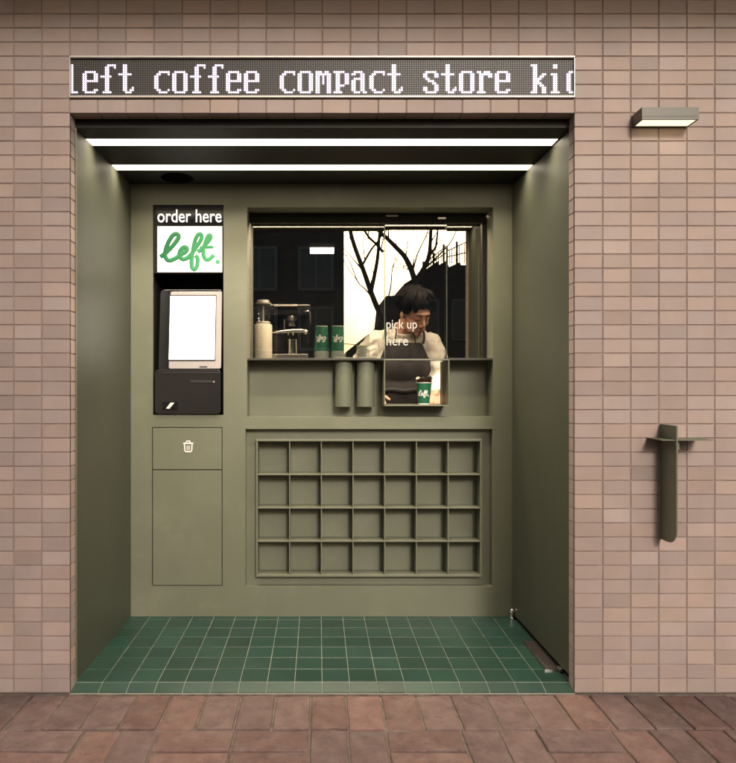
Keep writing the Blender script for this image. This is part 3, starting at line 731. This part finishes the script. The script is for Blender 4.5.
q.tube(catmull([(p0.x-.03,1.26,p0.z+.02),(p0.x,1.2,p0.z),(p1.x,1.2,p1.z),(p2.x,1.2,p2.z)],6), .0042, 10); q.build('steam_wand', M['chrome'], t)
q = MB(); q.box(-.32,-.06,1.16,1.298,LZ+.0036,LZ+.045); q.build('drip_tray', M['steel'], t, bevel=.004)
q = MB(); q.lathe((g.x+.004,1.22,LZ+.047), [(.03,0),(.036,.004),(.033,.07),(.035,.085),(.033,.084),(.031,.01)], 28); q.build('milk_jug', M['chrome'], t)
bx('side_dial', M['steel'], t, 283.5,319,285,329,1.21,1.22,.001)
q = MB(); q.lathe((-.075,1.205,LZ+.16), [(.0,0),(.014,.001),(.014,.02),(.010,.026)], 20); q.build('steam_knob', M['steel'], t)
q = MB(); q.tube([(-.30,1.195,1.45),(-.30,1.185,1.45)], .026, 24); gg = q.build('pressure_gauge', M['steel'], t)
q = MB(); q.tube([(-.30,1.1848,1.45),(-.30,1.1838,1.45)], .021, 24); q.build('gauge_face', M['white'], gg)
q = MB(); q.tube([(g.x-.012,1.2,g.z-.045),(g.x-.014,1.2,g.z-.062)], .005, 8); q.build('spout', M['chrome'], t)
q = MB(); q.tube([(g.x+.012,1.2,g.z-.045),(g.x+.014,1.2,g.z-.062)], .005, 8); q.build('spout', M['chrome'], t)
# interior lamp, then an unseen fill light added to brighten the barista
t0 = at(310,247.5,2.1); t1 = at(334,252,2.1)
t = thing('interior_lamp', 'small white linear lamp glowing in the dark room behind the glass', 'lamp', ((t0.x+t1.x)/2,2.1,t1.z))
q = MB(); q.box(t0.x,t1.x,2.1,2.16,t1.z,t0.z); q.build('glow_panel', M['fillglow2'], t)
q = MB(); q.box(t0.x-.006,t1.x+.006,2.092,2.17,t0.z+.0004,t0.z+.03); q.build('housing', M['black'], t)
q = MB(); q.tube([(t0.x+.02,2.13,t0.z+.03),(t0.x+.02,2.13,2.599)], .003, 6); q.tube([(t1.x-.02,2.13,t0.z+.03),(t1.x-.02,2.13,2.599)], .003, 6); q.build('hanger', M['black'], t)
t = thing('fill_light', 'warm unseen fill light added above the window to brighten the barista', 'lamp', (.7,.98,2.15))
q = MB(); q.box(-.35,1.2,.95,1.01,2.12,2.135); q.build('glow_panel', M['fillglow'], t)
q = MB(); q.box(-.36,1.21,.94,1.02,2.1355,2.17); q.build('housing', M['black'], t)

# ================================================================== PERSON
per = thing('person', 'barista with black hair in cream shirt and dark apron bending over the counter', 'person', (.5,1.4,.03))
bd = MB()
H = Vector((.566,1.215,1.622))
HM = Matrix.Rotation(math.radians(24),3,'Z') @ Matrix.Rotation(math.radians(-6),3,'Y') @ Matrix.Rotation(math.radians(33),3,'X')
def hp(p): return H + HM @ Vector(p)
def he(mb, c, r): mb.ell(hp(c), r, HM)
he(bd,(0,.018,.030),(.076,.092,.086)); he(bd,(0,-.022,-.040),(.064,.068,.078)); he(bd,(0,-.030,.012),(.070,.060,.052))
he(bd,(0,-.066,-.101),(.025,.021,.017)); he(bd,(.034,-.056,-.035),(.028,.026,.028)); he(bd,(-.034,-.056,-.035),(.028,.026,.028))
he(bd,(.030,-.040,-.082),(.030,.036,.026)); he(bd,(-.030,-.040,-.082),(.030,.036,.026))
he(bd,(0,-.074,.026),(.050,.018,.011))
bd.tube([hp((0,-.084,.018)),hp((0,-.092,-.004)),hp((0,-.103,-.026)),hp((0,-.109,-.040))],[.008,.0085,.0105,.0115],12)
for s in (-1,1):
    he(bd,(s*.012,-.098,-.044),(.009,.011,.0075)); he(bd,(s*.0785,.012,-.014),(.009,.019,.030)); he(bd,(s*.031,-.074,-.001),(.0165,.013,.0105))
he(bd,(0,-.091,-.068),(.022,.0095,.0062)); he(bd,(0,-.088,-.079),(.019,.010,.0065))
neck = Vector((.51,1.34,1.52))
bd.capsule(hp((0,.028,-.055)), neck, .053, .060); bd.capsule(neck,(.505,1.36,1.42),.062,.08)
bd.ell((.505,1.36,1.33),(.155,.095,.14)); bd.ell((.505,1.38,1.13),(.135,.09,.16)); bd.ell((.505,1.40,.95),(.155,.105,.12))
SH = {'r':((.345,1.36,1.45),(.215,1.34,1.215),(.315,1.17,1.150)), 'l':((.670,1.35,1.44),(.742,1.31,1.225),(.672,1.135,1.150))}
hands = {}
for k,(a,b,c) in SH.items():
    a,b,c = Vector(a),Vector(b),Vector(c)
    bd.capsule(a,b,.052,.040); bd.capsule(b,c,.038,.026)
    dr_ = ((c-b).normalized()+Vector((0,-.1,-.55))).normalized(); side = Vector((1,0,0)) if k == 'r' else Vector((-1,0,0))
    wpt = c+dr_*.02; pm = c+dr_*.062; up = side.cross(dr_).normalized()
    bd.capsule(c, wpt, .026, .024)
    side = (side-dr_*side.dot(dr_)).normalized()
    for i,(o,l) in enumerate(((-.030,.062),(-.010,.072),(.010,.070),(.029,.056))):
        base = c+dr_*.085+side*o
        bd.capsule(wpt+side*o*.5, base, .017, .0115, 12)
        p1 = base+dr_*l*.42+Vector((0,0,-.006)); p2 = p1+(dr_*.8+Vector((0,.2,-.7))).normalized()*l*.34; p3 = p2+(dr_*.4+Vector((0,.5,-.9))).normalized()*l*.28
        bd.capsule(base,p1,.0092,.0085,10); bd.capsule(p1,p2,.0085,.0078,10); bd.capsule(p2,p3,.0078,.0068,10)
    th0 = c+dr_*.035+side*.026; th1 = th0+(dr_*.5+side*.8).normalized()*.034; th2 = th1+(dr_*.9+side*.3).normalized()*.028
    bd.capsule(th0,th1,.0125,.0105,10); bd.capsule(th1,th2,.0100,.0085,10)
for s in (-1,1):
    hx = .505+s*.09
    bd.capsule((hx,1.40,.92),(hx+s*.01,1.38,.51),.082,.052); bd.capsule((hx+s*.01,1.38,.51),(hx+s*.01,1.42,.11),.050,.036)
    bd.capsule((hx+s*.012,1.42,.075),(hx+s*.03,1.27,.052),.036,.030)
me = remeshed(bd,'body',.0038,3); link('body', me, M['skin'], per)
# trousers and shoes
q = MB()
q.ell((.505,1.40,.96),(.168,.118,.13))
for s in (-1,1):
    hx = .505+s*.09
    q.capsule((hx,1.40,.92),(hx+s*.01,1.38,.51),.098,.072); q.capsule((hx+s*.01,1.38,.51),(hx+s*.01,1.42,.12),.070,.060)
link('trousers', remeshed(q,'trousers',.01,4), M['trouser'], per)
for s in (-1,1):
    q = MB(); hx = .505+s*.112; q.capsule((hx,1.43,.07),(hx+s*.02,1.25,.06),.046,.040); link('shoe', remeshed(q,'shoe',.006,3), M['rubber'], per)
# shirt
q = MB()
q.capsule((.508,1.345,1.500),(.505,1.36,1.42),.070,.105,20)
q.ell((.505,1.355,1.33),(.178,.122,.155)); q.ell((.505,1.375,1.15),(.165,.118,.19)); q.ell((.505,1.39,1.02),(.168,.124,.13))
for k,(a,b,c) in SH.items():
    a,b,c = Vector(a),Vector(b),Vector(c); s = -1 if k == 'r' else 1
    q.capsule(Vector((.505+s*.02,1.35,1.475)),a+Vector((0,0,-.012)),.074,.078,20)
    q.capsule(a,b+Vector((s*.006,0,0)),.073,.074,20); q.capsule(b,b.lerp(c,.85),.070,.044,20); q.tube([b.lerp(c,.84),b.lerp(c,.97)],[.040,.034],20)
me = remeshed(q,'shirt',.006,8,disp=(.017,15)); link('shirt', me, M['shirt'], per)
# rib collar
q = MB()
q.tube([(.509+.063*math.cos(a),1.325+.060*math.sin(a),1.520+.030*math.sin(a)) for a in [2*PI*i/28 for i in range(29)]], .0065, 8, cap=False)
q.build('collar', M['shirt'], per)
# apron
def torso_y(x, z):
    best = 9
    for c, r in (((.505,1.355,1.33),(.190,.134,.167)),((.505,1.375,1.15),(.178,.132,.21)),((.505,1.39,1.0),(.182,.138,.16)),((.505,1.40,.85),(.19,.145,.3))):
        q_ = 1-((x-c[0])/r[0])**2-((z-c[2])/r[2])**2
        if q_ > 0: best = min(best, c[1]-r[1]*math.sqrt(q_))
    return best
q = MB(); nx, nz = 36, 60; vs = []
for th in (0,.003):
    for j in range(nz+1):
        z = 1.447-j/nz*.75
        hw = .112+ .060*min(1,max(0,(1.447-z)/.14))**1.5 if z > 1.30 else .172
        if z > 1.30: cxm = .507
        for i in range(nx+1):
            x = .507+(i/nx*2-1)*hw*(1 if z > 1.3 else 1)
            x = max(.335,min(.679,x))
            y = torso_y(x,z)
            if y > 2: y = 1.36
            vs.append((x, y-.014+th+.0022*math.sin(x*60+z*9)+.0035*noise.noise(Vector((x*22,z*7,.3))), z))
n = (nx+1)*(nz+1); fs = []
for j in range(nz):
    for i in range(nx):
        a = j*(nx+1)+i; fs.append((a,a+nx+1,a+nx+2,a+1)); fs.append((n+a,n+a+1,n+a+nx+2,n+a+nx+1))
for j in range(nz):
    a = j*(nx+1); fs.append((a,n+a,n+a+nx+1,a+nx+1)); a += nx; fs.append((a,a+nx+1,n+a+nx+1,n+a))
for i in range(nx): fs.append((i,i+1,n+i+1,n+i)); a = nz*(nx+1)+i; fs.append((a,n+a,n+a+1,a+1))
q.add(vs,fs,True); ap = q.build('apron', M['apron'], per)
for s, xs in ((-1,(.402,.394,.398,.41)),(1,(.612,.622,.618,.60))):
    q = MB(); pts = []
    for x, z in zip(xs,(1.440,1.480,1.53,1.56)):
        y = {1.440:1.225,1.480:1.243,1.53:1.272,1.56:1.32}[z]; pts.append((x,y,z))
    q.tube(catmull(pts,6), .0075, 8); q.build('strap', M['apron'], ap)
    q = MB(); x_ = .507+s*.060; q.tube(catmull([(x_,1.226,1.440),(x_-s*.004,1.224,1.475),(x_-s*.010,1.240,1.51),(x_-s*.012,1.27,1.54)],6), .004, 8); q.build('neck_cord', M['apron'], ap)
q = MB(); q.tube([(.335+i*.0172, torso_y(.335+i*.0172,1.165)-.019 if torso_y(.335+i*.0172,1.165) < 2 else 1.34, 1.165-.004*math.sin(i*.8)) for i in range(21)], .013, 10, .3); q.build('waist_tie', M['black'], ap)
# face details
for s in (-1,1):
    q = MB(); q.tube([hp((s*.016,-.0895,-.004)),hp((s*.024,-.0915,-.0085)),hp((s*.034,-.0895,-.0095)),hp((s*.045,-.0815,-.006))],[.0009,.0016,.0018,.0008],6); q.build('eyelash', M['hair'], per)
    q = MB(); q.tube([hp((s*.014,-.0945,.022)),hp((s*.026,-.0945,.028)),hp((s*.040,-.086,.028)),hp((s*.052,-.074,.021))],[.0018,.003,.0028,.001],6); q.build('eyebrow', M['hair'], per)
q = MB(); q.ell(hp((0,-.0945,-.0685)),(.0205,.0075,.0046),HM); q.ell(hp((0,-.092,-.0785)),(.0175,.0078,.0052),HM); link('lips', remeshed(q,'lips',.0016,2), M['lip'], per)
# hair: cap and locks falling from the crown
q = MB()
q.ell(hp((0,.030,.042)),(.085,.094,.090),HM); q.ell(hp((0,-.034,.080)),(.064,.050,.036),HM); q.ell(hp((0,.055,-.01)),(.073,.062,.075),HM)
rnd = random.Random(4)
cl = [(rnd.uniform(-PI,PI), rnd.uniform(-.35,.35), rnd.uniform(-.12,.16), rnd.uniform(0,.040)) for _ in range(70)]
for i in range(620):
    ca, csw, ce, clf = cl[i % 70]
    az = ca+rnd.uniform(-.13,.13); front = math.cos(az)
    part = abs(az-.10)                   # parting left of the middle: the fringe opens there
    if front > .5: end = 1.02+min(1,part/.75)*.62
    elif front > -.1: end = 1.82
    else: end = 2.12
    end += ce+rnd.uniform(-.06,.06)
    lift = clf+rnd.uniform(.0,.006); sw = csw+rnd.uniform(-.05,.05)+(.45 if az > .1 else -.45)*(1 if front > .5 else 0); st = rnd.uniform(.0,.35)
    pts = []; rr = []; kink = rnd.uniform(-.010,.010)
    for k in range(10):
        f = k/9; th = st+(end-st)*f; a = az+sw*f*f
        R_ = 1.02+lift*6*math.sin(PI*min(1,f*.85))
        p = Vector((.086*R_*math.sin(th)*math.sin(a)+kink*math.sin(f*5), .018-.106*R_*math.sin(th)*math.cos(a), .040+.098*R_*math.cos(th)))
        pts.append(hp(p)); rr.append((.0048*(1-f**2.5)+.0006)*rnd.uniform(.85,1.15))
    q.tube(pts, rr, 6)
q.build('hair', M['hair'], per, weld=False)

# ================================================================== ON THE FACADE
# LED text sign
GLY = {
'l':['..##...']*12+['.#####.'], 
'e':['']*3+['.#####.','##...##','##...##','##...##','#######','##.....','##.....','##.....','##...##','.#####.'],
'f':['...####','..##..#','..##...','..##...','..##...','#####..','..##...','..##...','..##...','..##...','..##...','..##...','.####..'],
't':['..##...','..##...','..##...','..##...','######.','..##...','..##...','..##...','..##...','..##...','..##..#','..##.##','...###.'],
'c':['']*3+['..#####','.##...#','##.....','##.....','##.....','##.....','##.....','##.....','.##...#','..####.'],
'o':['']*3+['.#####.','##...##','##...##','##...##','##...##','##...##','##...##','##...##','##...##','.#####.'],
'm':['']*3+['###.##.','#######','##.#.##','##.#.##','##.#.##','##.#.##','##...##','##...##','##...##','##...##'],
'p':['']*3+['#####..','.##..##','.##..##','.##..##','.##..##','.##..##','.####..','.##....','.##....','####...'],
'a':['']*3+['.####..','##..##.','....##.','.#####.','##..##.','##..##.','##..##.','##..##.','##..##.','.###.##'],
's':['']*3+['.#####.','##...##','##...##','.##....','..###..','....##.','.....##','##...##','##...##','.#####.'],
'r':['']*3+['##.###.','.######','.##..##','.##....','.##....','.##....','.##....','.##....','.##....','####...'],
'k':['###....','.##....','.##....','.##....','.##..##','.##.##.','.####..','.###...','.####..','.##.##.','.##..##','.##..##','###..##'],
'i':['..##...','..##...','.......','.......','.###...','..##...','..##...','..##...','..##...','..##...','..##...','..##...','.####..'],
'd':['....##.','....##.','....##.','.#####.','##..##.','##..##.','##..##.','##..##.','##..##.','##..##.','##..##.','##..##.','.###.##'],
' ':[]}
NC = 224; lit = set()
for k, ch in enumerate('left coffee compact store kid'):
    g = GLY[ch]
    for r, row in enumerate(g):
        for c_, v in enumerate(row):
            if v == '#' and 0 <= c_-3+8*k < NC: lit.add((c_-3+8*k, r+2))
t = thing('led_sign', 'long LED matrix sign with scrolling white pixel words above the alcove', 'sign', (0,0,42*RH))
sz0, sz1 = 42*RH, 45*RH
q = MB(); q.box(X0+.003,X1-.003,.002,.0295,sz0+.002,sz1-.002); q.build('board', M['panelbrown'], t)
for a, b in ((sz0+.001,sz0+.0095),(sz1-.0095,sz1-.001)):
    q = MB(); q.box(X0+.001,X1-.001,-.010,.0018,a,b); q.build('rail', M['alu'], t, bevel=.002)
q = MB()
q.box(X0+.001,X0+.004,-.008,.0018,sz0+.0097,sz1-.0097); q.build('end_cap', M['alu'], t); q = MB(); q.box(X1-.004,X1-.001,-.008,.0018,sz0+.0097,sz1-.0097); q.build('end_cap', M['alu'], t)
pit = (X1-X0-.010)/NC; zt0 = sz1-.0125; pz = (sz1-sz0-.025)/16
off, on = MB(), MB()
for c_ in range(NC):
    for r in range(16):
        x = X0+.005+(c_+.5)*pit; z = zt0-(r+.5)*pz; isl = (c_,r) in lit
        h = .0042 if isl else .0024; mb = on if isl else off
        pts = [(x+h*math.cos(PI/8+PI/4*i), z+h*math.sin(PI/8+PI/4*i)) for i in range(8)]
        n = len(mb.v); mb.v += [(a,.0006,b) for a,b in pts]+[(a,.0022,b) for a,b in pts]
        fs = [tuple(range(8))]+[(i,i+8,(i+1)%8+8,(i+1)%8) for i in range(8)]
        for f in fs: mb.f.append(tuple(j+n for j in f)); mb.sm.append(False); mb.col.append((1,1,1))
off.build('unlit_dots', M['dotoff'], t, weld=False); on.build('lit_words', M['doton'], t, weld=False)

# wall lamp
x0, x1, z0 = at(631.9,0,0).x, at(687.2,0,0).x, 2.204
t = thing('wall_lamp', 'grey olive box wall lamp shining down the tile wall', 'lamp', ((x0+x1)/2,-.04,z0))
q = MB(); yf, yb = -.076, -.001; zt_ = z0+.047; w4 = .006
q.box(x0,x1,yf,yb,z0+.012,zt_); q.box(x0,x1,yf,yf+w4,z0,z0+.0119); q.box(x0,x1,yb-.010,yb,z0,z0+.0119); q.box(x0,x0+w4,yf+w4+.0001,yb-.0101,z0,z0+.0119); q.box(x1-w4,x1,yf+w4+.0001,yb-.0101,z0,z0+.0119)
q.build('housing', M['lamp'], t, bevel=.0008)
q = MB(); q.box(x0+w4+.001,x1-w4-.001,yf+w4+.001,yb-.011,z0+.002,z0+.011); q.build('diffuser', M['lampled'], t)
# wall bracket
fx = at(659.9,0,0).x
t = thing('wall_bracket', 'dark olive steel fin with thin tray fixed to the tile wall', 'wall shelf', (fx,-.02,.6))
q = MB(); zt_, zb_ = 1.049, .602; r = .062; dep = .113
pts = [(-.001,zb_),(-.001,zt_),(-dep,zt_)]
for i in range(9):
    a = PI+PI/2*i/8; pts.append((-dep+r+r*math.cos(a), zb_+r+r*math.sin(a)))
n = len(pts); q.add([(fx,y,z) for y,z in pts]+[(fx+.006,y,z) for y,z in pts],[tuple(range(n)),tuple(range(2*n-1,n-1,-1))]+[(i,i+n,(i+1)%n+n,(i+1)%n) for i in range(n)])
q.build('fin', M['fin'], t, bevel=.0008)
q = MB(); zz = 1.207-54.4*K
q.box(at(646.8,0,0).x, fx-.0004, -.108,-.001,zz-.0015,zz+.0015); q.box(fx+.0064, 1.473, -.108,-.001,zz-.0015,zz+.0015); q.build('tray', M['fin'], t, bevel=.0005)
q = MB(); q.box(fx+.0065, fx+.028, -.085,-.002,zz-.040,zz-.002); q.build('holder', M['fin'], t, bevel=.002)

# ================================================================== ACROSS THE STREET (seen mirrored in the glass)
def building(name, label, px0, px1, pytop, dist, deep, wallm, cols, rows, parent_roof=True, left=None, right=None):
    a = across(px0,pytop,dist); b = across(px1,pytop,dist); x0 = left if left is not None else a.x; x1 = right if right is not None else b.x
    t = thing(name, label, 'building', ((x0+x1)/2,-dist-deep/2,-.13))
    q = MB(); q.box(x0,x1,-dist-deep,-dist,-.15,a.z); q.build('walls', wallm, t)
    q = MB(); q.box(x0-.1,x1+.1,-dist-deep-.1,-dist+.1,a.z+.001,a.z+.25); q.build('parapet', wallm, t)
    W = (x1-x0)/cols; Hh = (a.z-.3)/rows
    for i in range(cols):
        for j in range(rows):
            cx_ = x0+W*(i+.5); cz_ = .3+Hh*(j+.5)
            q = MB(); ww, hh = min(.7,W*.32), min(.75,Hh*.32)
            for (u0,u1,v0,v1) in ((-ww,ww,hh,hh+.08),(-ww,ww,-hh-.08,-hh),(-ww,-ww+.08,-hh,hh),(ww-.08,ww,-hh,hh),(-.03,.03,-hh,hh)):
                q.box(cx_+u0,cx_+u1,-dist+.001,-dist+.06,cz_+v0,cz_+v1)
            f = q.build('window', M['bframe'], t)
            q = MB(); q.box(cx_-ww+.081,cx_+ww-.081,-dist+.002,-dist+.03,cz_-hh+.001,cz_+hh-.001); q.build('glass', M['bglass'], f)
    return t
building('office_block','tall dark office block across the street mirrored at the window left',0,344,60,12,8,M['bwall'],8,6,left=-11,right=across(344,0,12).x)
# stair-roofed house on the right with railing
dist = 14
def X_(px, py): v = across(px,py,dist); return (v.x, v.z)
t = thing('stepped_house','dark house with sloping roof line and iron railing across the street','building',(3.5,-17,-.13))
out = [X_(404,290),X_(404,284),X_(412,279),X_(413,282),X_(424,274),X_(425,270),X_(438,261),X_(439,265),X_(447,260),X_(449,267),X_(460,262),X_(461,265),X_(620,265)]
z_0 = -.15
pts = [(out[0][0],z_0)]+[(out[-1][0],z_0)]+out[::-1]
q = MB(); q.prism(pts,-dist-5,-dist); q.build('walls', M['bwall2'], t)
def rail(p, q_, h0, h1, n, par):
    r = MB()
    for i in range(n+1):
        f = i/n; x = p[0]+(q_[0]-p[0])*f; z = p[1]+(q_[1]-p[1])*f; h = h0+(h1-h0)*f
        r.tube([(x,-dist-.15,z-.02),(x,-dist-.15,z+h*(1.3 if i % 4 == 0 else 1))], .035 if i % 4 == 0 else .014, 6)
    for g in (1,.5):
        r.tube([(p[0],-dist-.15,p[1]+h0*g),(q_[0],-dist-.15,q_[1]+h1*g)], .018, 6)
    r.build('railing', M['iron'], par)
rail(X_(424,272),X_(447,259),.25,.40,9,t); rail(X_(448,262),X_(478,262),.35,.75,12,t); rail(X_(480,262),X_(600,262),.75,.75,36,t)
for i in range(4):
    c_ = X_(425+i*40,320); q = MB(); q.box(c_[0]-.4,c_[0]+.4,-dist+.001,-dist+.05,c_[1]-.6,c_[1]+.6); f = q.build('window', M['bframe'], t)
    q = MB(); q.box(c_[0]-.34,c_[0]+.34,-dist+.051,-dist+.06,c_[1]-.54,c_[1]+.54); q.build('glass', M['bglass'], f)
# low house with mono-pitch roof
dist = 11
t = thing('low_house','low dark house with single pitched roof across the street','building',(1.5,-13,-.13))
o_ = [X_(346,352),X_(383,322),X_(386,296),X_(407,296)]
q = MB(); q.prism([(o_[0][0],-.15),(o_[3][0],-.15)]+o_[::-1],-dist-2.5,-dist); q.build('walls', M['bwall'], t)
c_ = X_(380,350); q = MB(); q.box(c_[0]-.3,c_[0]+.3,-dist+.001,-dist+.05,.6,1.5); f = q.build('window', M['bframe'], t)
q = MB(); q.box(c_[0]-.25,c_[0]+.25,-dist+.051,-dist+.06,.65,1.45); q.build('glass', M['bglass'], f)
q = MB(); a = across(300,352,10); b = across(420,358,10)
q.tube([across(200,340,10),a,b,across(560,356,10)], .012, 6); q.tube([across(200,332,10),across(420,350,10),across(560,348,10)], .010, 6)
tag(q.build('power_line', M['iron']), 'thin dark overhead power cables across the street', 'cable')
# bare trees
def tree(label, dist, limbs, base_px, trunk_r):
    t = thing('bare_tree', label, 'tree', (across(base_px,380,dist).x,-dist,-.1), 'bare trees across the street')
    fork = across(limbs[0][0][0], limbs[0][0][1], dist)
    q = MB(); bx_ = across(base_px,380,dist).x
    pts = catmull([(bx_,-dist,-.12),(bx_+.03,-dist+.03,fork.z*.35),((bx_+fork.x)/2,-dist,fork.z*.75),fork],8)
    q.tube(pts, [trunk_r*(1.25-.5*i/(len(pts)-1)) for i in range(len(pts))], 12); q.build('trunk', M['bark'], t)
    q = MB(); rn = random.Random(int(base_px))
    for L_ in limbs:
        r0, r1 = L_[-1]; P_ = L_[:-1]; zoff = rn.uniform(-.5,.5); pp = []
        for i,(x,y) in enumerate(P_):
            dd_ = dist+zoff*i/len(P_); pp.append(across(x,y,dd_))
        c_ = catmull(pp,5); m_ = len(c_)
        q.tube(c_, [.68*(r0+(r1-r0)*i/(m_-1)) for i in range(m_)], 8)
        for j in range(2, m_-1, 4):     # twigs
            if rn.random() < .55:
                b_ = c_[j]; dirv = (c_[j+1]-c_[j-1]).normalized(); sd = Vector((rn.choice((-1,1))*rn.uniform(.4,1),rn.uniform(-.6,.6),rn.uniform(-.1,.9)))
                dv = (dirv+sd).normalized(); ln = rn.uniform(.2,.7)
                q.tube([b_,b_+dv*ln*.5+Vector((0,0,.02)),b_+dv*ln+Vector((rn.uniform(-.08,.08),0,.08))],[r1*.45+.003,.006,.003],5)
    q.build('crown', M['bark'], t)
tree('bare tree with long dark limbs spreading left in the mirrored sky', 6, [
    [(384,322),(374,300),(364,272),(352,238),(346,205),(340,170),(.075,.03)],
    [(371,292),(377,262),(379,240),(382,205),(386,170),(.05,.02)],
    [(374,300),(366,290),(358,282),(350,262),(346,255),(.02,.006)],
    [(362,266),(371,250),(380,238),(384,222),(388,180),(.03,.015)],
    [(383,252),(376,244),(368,236),(360,222),(350,200),(.035,.02)],
    [(384,310),(390,290),(392,270),(396,256),(.022,.006)]], 386, .13)
tree('bare tree with forked dark limbs rising right in the mirrored sky', 7, [
    [(418,300),(413,276),(405,258),(394,246),(384,236),(370,222),(355,205),(.085,.035)],
    [(415,282),(424,268),(429,255),(430,240),(431,215),(428,180),(.075,.03)],
    [(429,256),(435,248),(437,235),(438,210),(442,180),(.035,.015)],
    [(413,270),(417,255),(424,240),(427,232),(434,200),(.02,.01)],
    [(411,270),(404,269),(402,265),(396,264),(.014,.004)],
    [(410,264),(404,267),(401,272),(.012,.004)],
    [(405,258),(407,246),(406,239),(.016,.005)],
    [(423,270),(432,262),(440,254),(452,240),(462,215),(.03,.012)]], 419, .14)
tag(building('brick_terrace','low dark terrace far right across the street',620,900,300,14,6,M['bwall2'],4,2),'low dark terrace house standing right of the railed house','building')
